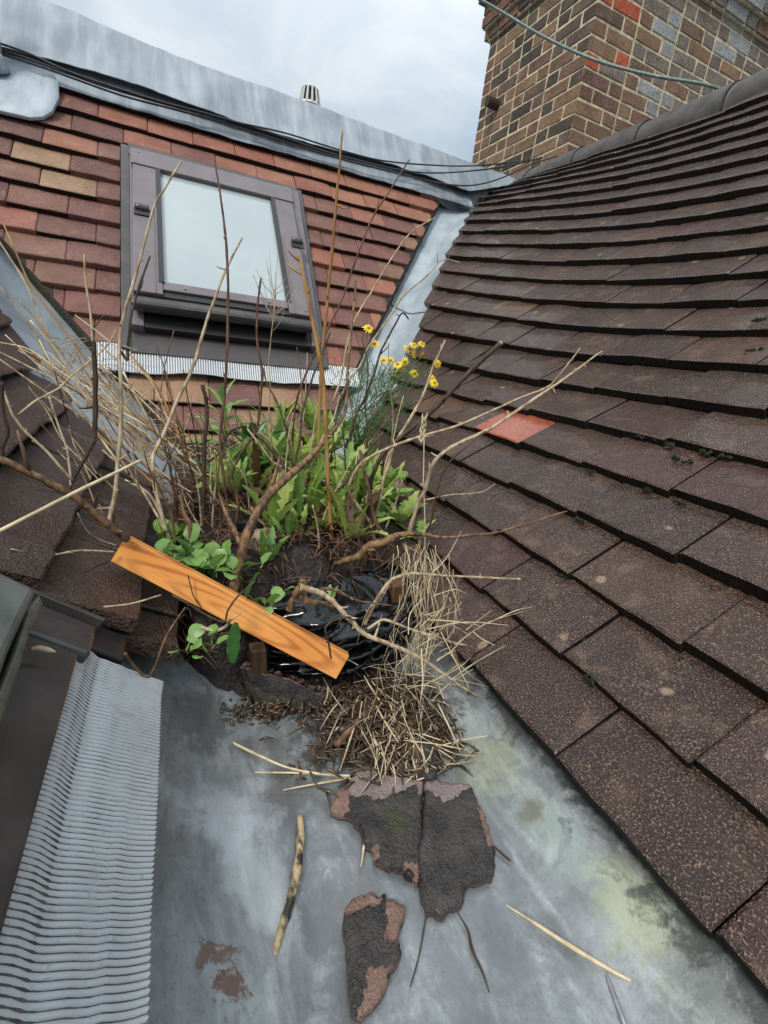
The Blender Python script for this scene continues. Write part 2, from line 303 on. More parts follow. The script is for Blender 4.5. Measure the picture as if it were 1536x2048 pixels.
# ------------------------------------------------------------------ roof surfaces
X = np.array([1., 0, 0]); Yv = np.array([0, 1., 0]); Z = np.array([0, 0, 1.])
thR = math.radians(38.2); UR = np.array([math.cos(thR), 0, math.sin(thR)]); NR = np.array([-math.sin(thR), 0, math.cos(thR)])
HC = {(0, 0): .0652, (0, 1): -.3214, (0, 2): .1826, (0, 3): -.0301, (1, 0): .0129, (1, 1): .1968, (1, 2): .0062, (2, 0): -.0284, (2, 1): -.1041, (3, 0): .037}
def HR(u, y):                                             # the old slope sags along its middle
    y = min(max(y, .22+.35*max(0, u-.3)), 2.75); u = min(u, 2.3)
    return sum(c*u**i*y**j for (i, j), c in HC.items())
def SB(u):
    t = min(1, max(0, (u-.5)/.32)); return 1-t*t*(3-2*t)
def PR(u, y, h=0.):
    S = SB(u); uu = u-.032*max(y, 0)*S*min(1, max(0, u/.12)); return UR*uu + NR*(-.526+HR(u, y)*(1-S)+h) + Yv*y
phF = math.radians(50); VF = np.array([0, math.cos(phF), math.sin(phF)]); MF = np.array([0, -math.sin(phF), math.cos(phF)])
def PF(x, v, w=0.): return X*x + VF*v + MF*(-1.402+w)
def hitF(px, py, w=0.):
    P = hit(px, py, MF, -1.402+w); return P[0], P@VF
psL = math.radians(37); UL = np.array([-math.cos(psL), 0, math.sin(psL)]); NL = np.array([math.sin(psL), 0, math.cos(psL)]); BL = np.array([.035, 0, -.378])
def HL(u, y): return .35*max(u, 0)*max(0, y-1.25)
def PL(u, y, h=0.): return BL + UL*u + NL*(h+HL(u, y)) + Yv*y
def hitL(px, py, h=0.):
    v = ray(px, py); P = v*((BL@NL+h)/(v@NL)); return (P-BL)@UL, P[1]
xR = lambda v: .626+.586*(v-1.0)          # valley edges of the window slope
xL = lambda v: .043-.70*(v-.68)
yR = lambda u: 1.06+.83*u                 # valley edge of the right slope
yL = lambda u: .91+1.05*u
# ------------------------------------------------------------------ tiles
TW, TL, TT, TILT = .1632, .2, .0185, math.atan(.0185/.1)
def tile_bm(seed, w=TW, rough=1.):
    r = random.Random(seed); xs = [0, .003, .04, .0825, .125, w-.003, w]; ys = [0, .003, .05, .1, TL]
    cam_ = r.uniform(-.0012, .0022)*rough; tailj = [r.uniform(-.0016, .0016)*rough for _ in xs]
    V = []
    for j, y in enumerate(ys):
        for i, x in enumerate(xs):
            z = cam_*(1-((x-w/2)/(w/2))**2)*1.5 + r.uniform(-.0004, .0004)*rough
            if i in (0, len(xs)-1) or j == 0: z -= .0022
            V.append((x, y+(tailj[i] if j < 2 else 0), z))
    n = len(xs); k = len(V); b = bmesh.new(); vs = [b.verts.new(p) for p in V]
    lo = [b.verts.new((p[0], p[1]+(.0008 if q < n else 0), -TT)) for q, p in enumerate(V) if q < n or q >= k-n or q % n in (0, n-1)]
    idx = [q for q in range(k) if q < n or q >= k-n or q % n in (0, n-1)]; mp_ = dict(zip(idx, lo))
    for j in range(len(ys)-1):
        for i in range(n-1): b.faces.new((vs[j*n+i], vs[j*n+i+1], vs[(j+1)*n+i+1], vs[(j+1)*n+i]))
    ring = list(range(n))+[j*n+n-1 for j in range(1, len(ys))]+[k-1-i for i in range(1, n)]+[j*n for j in range(len(ys)-2, 0, -1)]
    for a, c in zip(ring, ring[1:]+ring[:1]): b.faces.new((vs[c], vs[a], mp_[a], mp_[c])).material_index = 1
    b.faces.new([mp_[q] for q in ring][::-1])
    return b
tile_cache = {}
def tile_mesh(kind, mat, s, rough):
    key = (kind, mat.name, s)
    if key not in tile_cache:
        b = tile_bm(hash((kind, s)) % 9999 if False else s*31+len(kind), TW, rough); me = bpy.data.meshes.new('tile'); b.to_mesh(me); b.free(); me.materials.append(mat); me.materials.append(EDGEF if kind == 'f' else EDGED); tile_cache[key] = me
    return tile_cache[key]
def frame_matrix(P, a, b, c):
    return Matrix(((a[0], b[0], c[0], P[0]), (a[1], b[1], c[1], P[1]), (a[2], b[2], c[2], P[2]), (0, 0, 0, 1)))
def put_tile(root, kind, mat, P0, Pu, Pa, cuts=(), rough=1., jit=1.):
    """P0 tail corner, Pu up-slope, Pa across; cuts: (point, outward normal) world planes"""
    b = Pu/np.linalg.norm(Pu); a = Pa-b*(Pa@b); a /= np.linalg.norm(a); c = np.cross(a, b)
    r = random.random
    t = TILT+(r()-.5)*.014*jit; sk = (r()-.5)*.02*jit; rl = (r()-.5)*.016*jit
    a = a*math.cos(sk)+b*math.sin(sk); a = a+c*rl; a /= np.linalg.norm(a); b = np.cross(c, a); b /= np.linalg.norm(b)
    b2 = b*math.cos(t)-c*math.sin(t); c2 = np.cross(a, b2)
    P = P0+c*(.006+(r()-.5)*.0035*jit)+b*(r()-.5)*.005*jit
    mtx = frame_matrix(P, a, b2, c2)
    me = tile_mesh(kind, mat, random.randrange(7), rough); L = [mtx @ Vector(q) for q in ((0, 0, 0), (TW, 0, 0), (TW, .12, 0), (0, .12, 0))]
    use = []
    for p, n in cuts:
        d = [(q-Vector(p)).dot(Vector(n)) for q in L]
        if min(d) > -.012: return None
        if max([(mtx @ Vector(q)-Vector(p)).dot(Vector(n)) for q in ((0, 0, 0), (TW, 0, 0), (TW, TL, 0), (0, TL, 0))]) > 0: use.append((p, n))
    if use:
        bm = bmesh.new(); bm.from_mesh(me); inv = mtx.inverted()
        for p, n in use:
            co = inv @ Vector(p); no = inv.to_3x3() @ Vector(n)
            g = bmesh.ops.bisect_plane(bm, geom=bm.verts[:]+bm.edges[:]+bm.faces[:], plane_co=co, plane_no=no, clear_outer=True)
            ed = [e for e in g['geom_cut'] if isinstance(e, bmesh.types.BMEdge)]
            if ed: bmesh.ops.contextual_create(bm, geom=ed)
        me = bpy.data.meshes.new('tile'); bm.to_mesh(me); bm.free()
        me.materials.clear(); me.materials.append(mat); me.materials.append(EDGEF if kind == 'f' else EDGED)
    o = bpy.data.objects.new('tile', me); link(o); o.parent = root
    mtx.translation -= Vector(wl[root]); o.matrix_local = mtx; wl[o] = np.array(P); return o
# ---- right slope
rr = empty('tiled_roof', PR(0, .5, -.03), 'dark brown wet tiled roof slope rising from the gutter to a rounded ridge', 'roof')
G = [[PR(u, y, -.034) for y in np.linspace(-.75+.5*u, yR(u)-.02, 16)] for u in np.linspace(0.10, 2.3, 20)]
mk('roof_deck', *sheet(G, 0), FELT, rr)
for k in range(22):
    u = .0463+.0995*k; off = (.077 if k % 2 == 0 else .1595)
    j0 = math.floor((.6*u-.5-off)/.165)
    for j in range(j0, 20):
        y = off+.165*j
        if y > yR(u)+.05: break
        yc = y+.0825; P0 = PR(u, yc); Pu = PR(u+.1, yc)-P0; dy = PR(u, yc+.05)-PR(u, yc-.05); dy /= np.linalg.norm(dy)
        va = PR(u+.05, yR(u+.05)); vb = PR(u+.25, yR(u+.25)) if u < 2.0 else va+(PR(2.2, yR(2.2))-PR(2.0, yR(2.0))); vd = vb-va
        nrm = np.cross(vd, np.cross(dy, Pu)); nrm = nrm if nrm@dy > 0 else -nrm; nrm /= np.linalg.norm(nrm)
        cuts = [(va+dy*random.uniform(-.012, .012), nrm)] if y+.17 > yR(u)-.2 else []
        q = proj(P0+Pu*.5); mat_ = T_RIGHT
        if abs(q[0]-1020) < 55 and abs(q[1]-843) < 22: mat_ = T_RED
        elif random.random() < .03 or (abs(q[0]-985) < 60 and abs(q[1]-1110) < 50): mat_ = T_PURP
        o = put_tile(rr, 'r', mat_, P0+dy*.0818, Pu, -dy, cuts, 1., 1.0)
# ridge tiles
for j in range(7):
    y0 = .75+.40*j; 
    if y0 > 3.0: break
    G = []
    for y in (y0, y0+.02, y0+.38, y0+.398):
        c = PR(2.30, y, -.05)+np.array([0, 0, .004*fnoise(y, 1, 0, 3)]); rad = .09+(.006 if y < y0+.03 else 0)
        G.append([c+X*(-math.cos(t))*rad+Z*math.sin(t)*rad for t in np.linspace(-.5, math.pi+.5, 15)])
    mk('ridge_tile', *sheet(G, .012), RIDGE, rr, smooth=True)
# ---- facing (window) slope
fr = empty('tiled_roof', PF(.2, .6, -.03), 'red brown tiled roof slope holding the framed roof window', 'roof')
G = [[PF(xL(v)+(xR(v)-xL(v))*t, v, -.03) for t in np.linspace(.0, 1., 10)] for v in np.linspace(.5, 2.3, 12)]
mk('roof_deck', *sheet(G, 0, True), FELT, fr)
WX0, WX1 = -.147, .542
vnR = np.cross(PF(xR(2), 2)-PF(xR(1), 1), MF); vnR = vnR if vnR[0] > 0 else -vnR; vnR /= np.linalg.norm(vnR)
vnL = np.cross(PF(xL(2), 2)-PF(xL(1), 1), MF); vnL = vnL if vnL[0] < 0 else -vnL; vnL /= np.linalg.norm(vnL)
for k in range(-6, 11):
    v = 1.158+.1*k; off = .608+(.0825 if k % 2 == 0 else 0)
    for j in range(-12, 8):
        x = off+.165*j
        if x > xR(v+.1)+.05 or x+.165 < xL(v+.1)-.03: continue
        cuts = [(PF(xR(1), 1)+X*random.uniform(-.006, .004), vnR), (PF(xL(1), 1), vnL)]
        inwin = v > .90 and v < 1.87
        mat_ = T_FACE
        rv = random.random()
        if v > 1.95: mat_ = T_TOP if rv < .75 else T_FACE
        elif v < .95: mat_ = T_TAN if rv < .7 else T_FACE
        elif x < -.3 and v > 1.6: mat_ = T_TAN if rv < .28 else (T_TOP if rv < .4 else T_FACE)
        elif rv < .12: mat_ = T_TOP
        def go(extra): put_tile(fr, 'f', mat_, PF(x, v), VF, X, cuts+extra, 1., .8)
        if not inwin: go([])
        else:
            if x < WX0: go([(PF(WX0, v), X)])
            if x+.165 > WX1 and x > WX0: go([(PF(WX1, v), -X)])
def bed_strip(fx, name, sgn, root):
    G = []
    for v in np.linspace(.52, 2.2, 70):
        x = fx(v)+sgn*(.002+.004*fnoise(v, sgn*3, 0, 30)); G.append([PF(x-sgn*.03, v, -.012), PF(x, v, -.004+.003*fnoise(v, 5, 0, 40)), PF(x+sgn*(.006+.005*fnoise(v, 9, 0, 25)), v, -.022), PF(x+sgn*.012, v, -.05)])
    mk(name, *sheet(G, 0, sgn < 0), BEDDING, root, smooth=True)
bed_strip(xR, 'mortar_bedding', 1, fr); bed_strip(xL, 'mortar_bedding', -1, fr)
# ---- left slope
lr = empty('tiled_roof', PL(.1, .8, -.03), 'wet dark brown tiled roof slope beside the pleated metal flashing', 'roof')
G = [[PL(u, y, -.032) for y in np.linspace(.487, yL(u)+.05, 10)] for u in np.linspace(.10, 1.1, 12)]
mk('roof_deck', *sheet(G, 0, True), FELT, lr)
for k in range(0, 10):
    u = .1*k if k else .04; off = .72+(0 if k % 2 == 0 else .0825)
    for j in range(-3, 12):
        y = off+.165*j
        if y > yL(u)+.05: break
        if y+.165 < .5: continue
        yc = y+.0825; P0 = PL(u, y); Pu = PL(u+.1, yc)-PL(u, yc); dy = PL(u, yc+.05)-PL(u, yc-.05)
        va = PL(u+.05, yL(u+.05)); vd = PL(u+.15, yL(u+.15))-va; nrm = np.cross(vd, NL); nrm = nrm if nrm[1] > 0 else -nrm; nrm /= np.linalg.norm(nrm)
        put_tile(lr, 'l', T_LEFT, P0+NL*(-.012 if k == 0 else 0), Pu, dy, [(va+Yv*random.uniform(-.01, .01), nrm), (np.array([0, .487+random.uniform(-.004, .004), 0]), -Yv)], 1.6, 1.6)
# ------------------------------------------------------------------ lead work
def z_of_u(u): return PR(u, yR(u))[2]
def u_for_z(z):
    a, b = -.2, 2.6
    for _ in range(40):
        c = (a+b)/2
        if z_of_u(c) < z: a = c
        else: b = c
    return a
G = []
for v in np.linspace(.5, 2.46, 46):
    A = PF(xR(v)-.04, v, -.045); B = PF(xR(v)+.012, v, -.05); zz = B[2]; u = u_for_z(zz); C = PR(u, yR(u)+.0, -.035); D = PR(u, yR(u)-.06, -.03)
    row = []
    for t in np.linspace(0, 1, 12):
        p = B+(C-B)*t; p = p+np.array([0, 0, -.028])*(1-abs(2*t-1))**.8; p = p+np.array([0, -.4, .6])*.004*fnoise(p[0], p[1], p[2], 9); row.append(p)
    G.append([A]+row+[D])
vl = mk('valley_lead', *sheet(G, 0, False), LEADV, smooth=True, label='pale grey lead valley strip between the window slope and the dark brown slope', category=None)
vl['category'] = 'lead valley'
# lap joint across the strip
def lead_joint(Gr, v_i, nm, mat):
    P = [Gr[v_i][j]+np.array([0, -.003, .004]) for j in range(1, 13)]; V, Fc = tube(P, .0022, 6, 2); mk(nm, V, Fc, mat, vl, smooth=True)
lead_joint(G, 22, 'lap_joint', LEAD); lead_joint(G, 40, 'lap_joint', LEAD)
G = []
for v in np.linspace(.5, 1.75, 34):
    B = PF(xL(v)-.012, v, -.05); A = PF(xL(v)+.04, v, -.045)
    lo, hi = -.2, 1.4                       # left-slope course at that height
    for _ in range(40):
        c = (lo+hi)/2
        if PL(c, yL(c))[2] < B[2]-.03: lo = c
        else: hi = c
    C = PL(lo, yL(lo), -.03); D = PL(lo, yL(lo)-.06, -.03)
    G.append([A]+[B+(C-B)*t+np.array([0, 0, -.02])*(1-abs(2*t-1))+np.array([0, -.4, .6])*.004*fnoise(B[0]*3+t, B[1], B[2], 5) for t in np.linspace(0, 1, 10)]+[D])
mk('valley_lead', *sheet(G, 0, True), LEADV, smooth=True, label='lead valley strip running under the leaning dry stalks', category='lead valley')
# ridge capping (lead) over the window slope
def capx(t): return -.95+t*(1.93+.95)
G = []
for t in np.linspace(0, 1, 120):
    x = capx(t)
    vb = 2.222+.018*math.cos(x*5+.9)+.006*fnoise(x, 2, 0, 14)
    if x > 1.47: vb += (x-1.47)*.55
    vt = float(np.interp(x, [-.95, -.39, -.12, .36, 1.0, 1.8, 2], [2.62, 2.545, 2.505, 2.48, 2.466, 2.44, 2.43]))
    row = []
    for s in np.linspace(0, 1, 16):
        v = vb+(vt-vb)*s
        w = .046+.004*s+.009*fnoise(x*1.0, v*.3, 0, 12)*(.3+s*(1-s)*3)+.006*fnoise(x, v, 3, 5)
        row.append(PF(x, v, w))
    tp = row[-1]
    for q, (dy, dz) in enumerate([(.012, .006), (.03, .006), (.06, -.005), (.12, -.06), (.2, -.16)]): row.append(tp+np.array([0, dy, dz]))
    G.append(row)
V, Fc = sheet(G, .003, True)
mk('ridge_capping', V, Fc, LEAD, smooth=True, label='grey lead capping wrapped over the ridge above the window', category='lead flashing')
G = []
for t in np.linspace(0, 1, 90):
    x = -.95+t*(1.50+.95); vb = 2.152+.006*fnoise(x, 7, 0, 5)-.008*math.exp(-((x-.2)/.3)**2)
    G.append([PF(x, vb+(2.29-vb)*s, .012+.006*s+.004*fnoise(x, s*.1, 4, 12)*(s < .95)) for s in np.linspace(0, 1, 8)])
mk('lead_flashing', *sheet(G, .0025, True), LEAD, smooth=True, label='lower lead flashing strip lapped over the top course of red tiles', category='lead flashing')
# saddle where ridge, valley and right slope meet
G = []
for s in np.linspace(0, 1, 14):
    row = []
    for t in np.linspace(0, 1, 14):
        a = PF(1.29+.26*t, 2.15+.03*t, .004) ; b = PF(1.33+.50*t, 2.26+.15*t, .020); p = a+(b-a)*s
        p = p+MF*(-.05*math.sin(math.pi*t)*(1-s)+.006*fnoise(p[0], p[1], p[2], 14)); row.append(p)
    G.append(row)
mk('lead_saddle', *sheet(G, .003, False), LEADV, smooth=True, label='crumpled lead saddle joining ridge capping to valley top', category='lead flashing')
# lead patch with a pipe collar at the far left
o_px = [(-60, 95), (0, 92), (60, 110), (100, 135), (117, 165), (118, 195), (104, 222), (85, 232), (60, 234), (30, 228), (0, 220), (-60, 205)]
O = [PF(*hitF(*p, .02), .02+.002*fnoise(p[0], p[1], 0, .02)) for p in o_px]; cen = np.mean(O, axis=0)+MF*.001
V = [cen]+[cen+(q-cen)*s+MF*(-.002 if s == 1 else .003*fnoise(q[0]*s, q[2]*s, 0, 9)) for s in (.35, .7, .985, 1) for q in O]; n = len(O)
Fc = [[0, 1+i, 1+(i+1) % n] for i in range(n)]+[[1+r*n+i, 1+(r+1)*n+i, 1+(r+1)*n+(i+1) % n, 1+r*n+(i+1) % n] for r in range(3) for i in range(n)]
V += [O[i]-MF*.012 for i in range(n)]; Fc += [[1+3*n+i, 1+4*n+i, 1+4*n+(i+1) % n, 1+3*n+(i+1) % n] for i in range(n)]
lp = mk('lead_slate', V, [f[::-1] for f in Fc], LEADV, smooth=True, label='round cornered lead patch dressed over tiles around a pipe', category='lead flashing')
x0, v0 = hitF(-12, 130, .03); c0 = PF(x0, v0, .02)
mk('pipe_collar', *tube([c0, c0+np.array([0, -.012, .02]), c0+np.array([0, -.012, .035])], [.045, .036, .031], 18, 2), LEADV, lp, smooth=True)
mk('vent_pipe', *tube([c0, c0+np.array([0, -.01, .05]), c0+np.array([0, -.012, .30])], [.029, .028, .028], 16, 2), LEAD, lp, smooth=True)
# ------------------------------------------------------------------ gutter
prof = [(-.20, -.262), (-.10, -.335), (-.035, -.402), (.0, -.428), (.04, -.455), (.075, -.4685), (.12, -.471), (.2, -.472), (.27, -.471), (.305, -.4685), (.325, -.456), (.36, -.428), (.40, -.402), (.46, -.36)]
ps = []
for a, b in zip(prof, prof[1:]):
    for t in np.arange(4)/4: ps.append((a[0]+(b[0]-a[0])*t, a[1]+(b[1]-a[1])*t))
ps.append(prof[-1]); G = []
for y in np.linspace(-.45, 1.5, 150):
    row = []
    for x, z in ps:
        w = 1 if .05 < x < .33 else .6
        dz = .0035*fnoise(x, y*.5, 0, 13)*w+.002*fnoise(x, y, 2, 30)*w
        dz += -.0022*math.exp(-((x-.098-.02*fnoise(y, 8, 0, 3))/.006)**2)+.0028*math.exp(-((x-.075-.03*fnoise(y, 5, 0, 4))/.010)**2)-.0025*math.exp(-((y-.405-.05*x-.02*fnoise(x, 2, 0, 9))/.006)**2)*(x < .3)
        if x < .11: dz += .006*math.exp(-((y-.33)/.05)**2)*math.exp(-((x-.06)/.03)**2)
        row.append((x+.006*fnoise(y, 3, 0, 5), y, z+dz+(.002 if .395 < y else 0)))
    G.append(row)
gt = mk('gutter', *sheet(G, 0, True), GUTTER, smooth=True, origin=np.zeros(3), kind='structure')
# lap of the next lead sheet on the right flank
P = [(hit(px, py, Z, -.466)[0], hit(px, py, Z, -.466)[1], -.466+dz) for px, py, dz in ((955, 1490, .002), (1040, 1620, 0), (1130, 1765, -.001), (1190, 1890, -.001), (1255, 2060, -.001))]
mk('lead_lap', *tube([np.array(p) for p in P], [.0022]*5, 6, 6), GUTTER, gt, smooth=True, origin=np.zeros(3))
# ------------------------------------------------------------------ far roof window
win = empty('roof_window', PF(.19, 1.0, 0), 'brown framed roof window with pale pane propped on the red tiles', 'roof window')
def fbox(x0, x1, v0, v1, w0, w1, name, mat, parent=win, bev=.003, tilt=None):
    T = tilt or (lambda x, v, w: PF(x, v, w))
    c = [T(x, v, w) for w in (w0, w1) for v in (v0, v1) for x in (x0, x1)]
    o = mk(name, c, [[0, 2, 3, 1], [4, 5, 7, 6], [0, 1, 5, 4], [2, 6, 7, 3], [0, 4, 6, 2], [1, 3, 7, 5]], mat, parent)
    if bev: bevel_obj(o, bev)
    return o
# fixed frame (kerb) + side flashings
fbox(WX0+.004, WX0+.034, 1.03, 1.93, -.02, .022, 'side_flashing', DARKMETAL); fbox(WX1-.034, WX1-.004, 1.03, 1.93, -.02, .022, 'side_flashing', DARKMETAL)
fbox(-.118, .515, 1.88, 1.93, -.02, .03, 'top_flashing', DARKMETAL)
fbox(-.112, -.075, 1.10, 1.88, -.02, .05, 'frame_side', BROWNMETAL); fbox(.475, .512, 1.10, 1.88, -.02, .05, 'frame_side', BROWNMETAL)
fbox(-.075, .475, 1.10, 1.16, -.02, .045, 'frame_sill', BLACKRUBBER); fbox(-.075, .475, 1.84, 1.88, -.02, .05, 'frame_head', BROWNMETAL)
fbox(-.118, .52, 1.02, 1.10, -.02, .018, 'sill_flashing', simple('brown_sill_metal', (.075, .062, .060), (.055, .047, .045), .3, 14, .05))
# sash, bottom edge pushed a little out: hinge at the top
S0, S1, VB, VT, WB, WT = -.101, .472, 1.155, 1.862, .118, .064
def ST(x, v, w):
    t = (v-VB)/(VT-VB); return PF(x, v, WB+(WT-WB)*t+w)
bar = .085
fbox(S0, S0+bar, VB+.02, VT-.085, -.03, .0, 'sash_side', BROWNMETAL, tilt=ST); fbox(S1-bar, S1, VB+.02, VT-.085, -.03, 0, 'sash_side', BROWNMETAL, tilt=ST)
fbox(S0-.004, S1+.004, VT-.085, VT, -.035, .004, 'sash_head', BROWNMETAL, tilt=ST)
fbox(S0+bar, S1-bar, VB+.045, VB+.08, -.03, -.004, 'sash_bottom', BROWNMETAL, tilt=ST)
fbox(S0+bar-.006, S1-bar+.006, VB+.02, VB+.045, -.05, -.012, 'drip_bar', BLACKRUBBER, tilt=ST)
fbox(S0-.008, S1+.008, VB-.02, VB+.02, -.055, -.012, 'bottom_cover', DARKMETAL, tilt=ST, bev=.012)
fbox(S0+.006, S0+.03, VB+.0, VT-.02, -.11, -.03, 'sash_liner', BLACKRUBBER, tilt=ST); fbox(S1-.03, S1-.006, VB, VT-.02, -.11, -.03, 'sash_liner', BLACKRUBBER, tilt=ST)
fbox(S0+bar-.004, S1-bar+.004, VB+.07, VT-.08, -.016, -.012, 'pane', PANE, bev=0, tilt=ST)
for a, b in ((S0+bar-.012, S0+bar+.004), (S1-bar-.004, S1-bar+.012)): fbox(a, b, VB+.07, VT-.085, -.012, .003, 'pane_gasket', BLACKRUBBER, tilt=ST, bev=.001)
for a in (S0+.062, S1-.066): fbox(a, a+.004, VB+.02, VT-.3, 0., .003, 'cover_ridge', BROWNMETAL, tilt=ST, bev=.001)
for xs_, sg in ((S0+.02, 1), (S1-.02, -1)):
    v = 1.545; P = ST(xs_-.012, v, .006); Q = ST(xs_+.03, v, .006)
    if sg < 0: P, Q = ST(xs_-.012, v, .006), ST(xs_+.026, v, .006)
    h = mk('hinge_cap', *tube([P, (P+Q)/2, Q], [.012, .013, .012], 12, 2), DARKMETAL, win, smooth=True)
    mk('hinge_plate', *box(ST(xs_-.016, v-.03, .001), X*.05, VF*.03, MF*.004), BLACKRUBBER, win)
for x, v in ((S0+.02, VT-.02), (S1-.02, VT-.02), (S0+.02, VB+.04), (S1-.025, VB+.04), (S0+.15, VB+.06), (S1-.15, VB+.06)):
    P = ST(x, v, -.002 if v > VB+.05 and v < VT-.1 else .003); mk('screw', *tube([P, P+MF*.003], [.0035, .003], 8, 2), LEAD, win)
# pleated apron below the far window
G = []; nP = 112
for i in range(nP*8+1):
    x = -.215+(.66+.215)*i/(nP*8); a = .0055*(abs(math.sin(i/8*math.pi))**.75-.6); vv = np.linspace(0, 1, 7)
    top = 1.055 if -.12 < x < .52 else 1.05; bot = .955+.010*fnoise(x, 0, 0, 4)+.03*max(0, (x-.1))*.6
    G.append([PF(x, bot+(top-bot)*s, .012+.006*(1-s)*fnoise(x, 3, 0, 6)+a) for s in vv])
pa = mk('pleated_apron', *sheet(G, 0, True), PLEAT, win, smooth=True)
mk('groove_silt_shade', *sheet([[PF(x, .960+.010*fnoise(x, 0, 0, 4)+.03*max(0, (x-.1))*.6+(1.05-.96-.03*max(0, (x-.1))*.6)*q, .0108+.006*(1-q)*fnoise(x, 3, 0, 6)) for q in np.linspace(0, 1, 7)] for x in np.linspace(-.21, .655, 90)], 0, True), simple('far_groove_silt_shade', (.10, .10, .105), (.14, .14, .145), .5, 60, .2), pa, smooth=True)  # grey sheet in the far grooves: silt that also paints in their shade
# ------------------------------------------------------------------ near roof window on the left slope
nw = empty('roof_window', PL(.1, .2, 0), 'dark roof window corner with mossy rubber edge and pleated apron beside gutter', 'roof window')
G = []; nP = 140
for i in range(nP*8+1):
    y = -.12+.552*i/(nP*8); a = .0028*(abs(math.sin(i/8*math.pi))**.5-.6); row = []
    end = .054+.003*fnoise(y, 0, 0, 9)+.030*(.43-y)+.0004*math.cos(i/8*2*math.pi)
    for s in np.linspace(0, 1, 16):
        u = .162+(end-.162)*s
        h = -.001-.011*min(1, s*3)-.008*s+.002*fnoise(y*.5, s, 0, 5)
        fade = 1
        row.append(PL(u, y+.008*s*s-.003*math.exp(-(s/.12)**2), h+a*fade))
    G.append(row)
V, Fc = sheet(G, 0, True); pa = mk('pleated_apron', V, Fc, PLEAT, nw, smooth=True)
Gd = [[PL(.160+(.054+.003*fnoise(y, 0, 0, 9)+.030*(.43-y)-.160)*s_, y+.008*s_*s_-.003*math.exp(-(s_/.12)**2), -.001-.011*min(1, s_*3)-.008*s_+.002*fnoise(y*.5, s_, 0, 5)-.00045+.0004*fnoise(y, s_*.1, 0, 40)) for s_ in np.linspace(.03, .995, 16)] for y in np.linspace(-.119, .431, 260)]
SILT_SHADE = simple('grey_brown_silt_shade', (.055, .047, .043), (.11, .10, .095), .5, 120, .5, .002)  # silt in the pleats, coloured dark to stand in for groove shade too
mk('groove_silt_shade', *sheet(Gd, 0, True), SILT_SHADE, pa, smooth=True)
def lbox(u0, u1, y0, y1, h0, h1, name, mat, bev=.003, parent=nw):
    c = [PL(u, y, h) for h in (h0, h1) for y in (y0, y1) for u in (u0, u1)]
    o = mk(name, c, [[1, 3, 2, 0], [6, 7, 5, 4], [4, 5, 1, 0], [3, 7, 6, 2], [2, 6, 4, 0], [5, 7, 3, 1]][::1], mat, parent)
    if bev: bevel_obj(o, bev)
    me = o.data; b = bmesh.new(); b.from_mesh(me); bmesh.ops.recalc_face_normals(b, faces=b.faces); b.to_mesh(me); b.free(); return o
lbox(.150, .62, -.25, .405, -.03, .0025, 'sill_plate', DARKMETAL)
lbox(.1405, .62, .405, .442, -.03, .004, 'flashing_ridge', DARKMETAL, .004)
lbox(.136, .62, .442, .470, -.03, -.008, 'flashing_tray', DARKMETAL, .003); lbox(.134, .62, .470, .476, -.03, .0, 'flashing_lip', DARKMETAL, .001)
lbox(.10, .15, .442, .484, -.03, -.014, 'flashing_foot', BLACKRUBBER, .003)
# mossy rubber corner of the sash, standing proud
ub, yb = hitL(70, 1190, .04); u2, y2 = hitL(28, 1300, .04)
def prism(pts, h0, h1, name, mat, parent, bev=.006):
    n = len(pts); c = [PL(u, y, h0) for u, y in pts]+[PL(u, y, h1) for u, y in pts]
    o = mk(name, c, [list(range(n))[::-1], [n+i for i in range(n)]]+[[i, (i+1) % n, n+(i+1) % n, n+i] for i in range(n)], mat, parent)
    b = bmesh.new(); b.from_mesh(o.data); bmesh.ops.recalc_face_normals(b, faces=b.faces); b.to_mesh(o.data); b.free(); bevel_obj(o, bev, 3); return o
MOSSRUB = simple('greenish_rubber', (.075, .085, .075), (.12, .13, .115), .42, 35, .35, .004, .5)
MOSSRUB2 = simple('pale_green_rubber_edge', (.12, .115, .085), (.06, .062, .05), .4, 60, .35, .003)
c1 = hitL(78, 1178, .045); c2 = hitL(60, 1215, .045); c3 = hitL(22, 1300, .045); c4 = hitL(-10, 1400, .045)
pts = [(.85, c1[1]+.012), (c1[0]+.10, c1[1]+.012), c1, c2, c3, c4, (c4[0]+.004, -.30), (.85, -.30)]
prism(pts, -.01, .045, 'sash_corner', MOSSRUB, nw)
lbox(c1[0]+.075, .80, -.28, c1[1]-.06, .044, .048, 'pane', PANE, .002)
pts = [hitL(*p, .03) for p in ((80, 1185), (90, 1206), (62, 1262), (44, 1330), (5, 1440), (-80, 1700), (-110, 1700), (-20, 1420), (25, 1310), (55, 1220))]
prism(pts, -.004, .03, 'rubber_edge', MOSSRUB2, nw, .005)
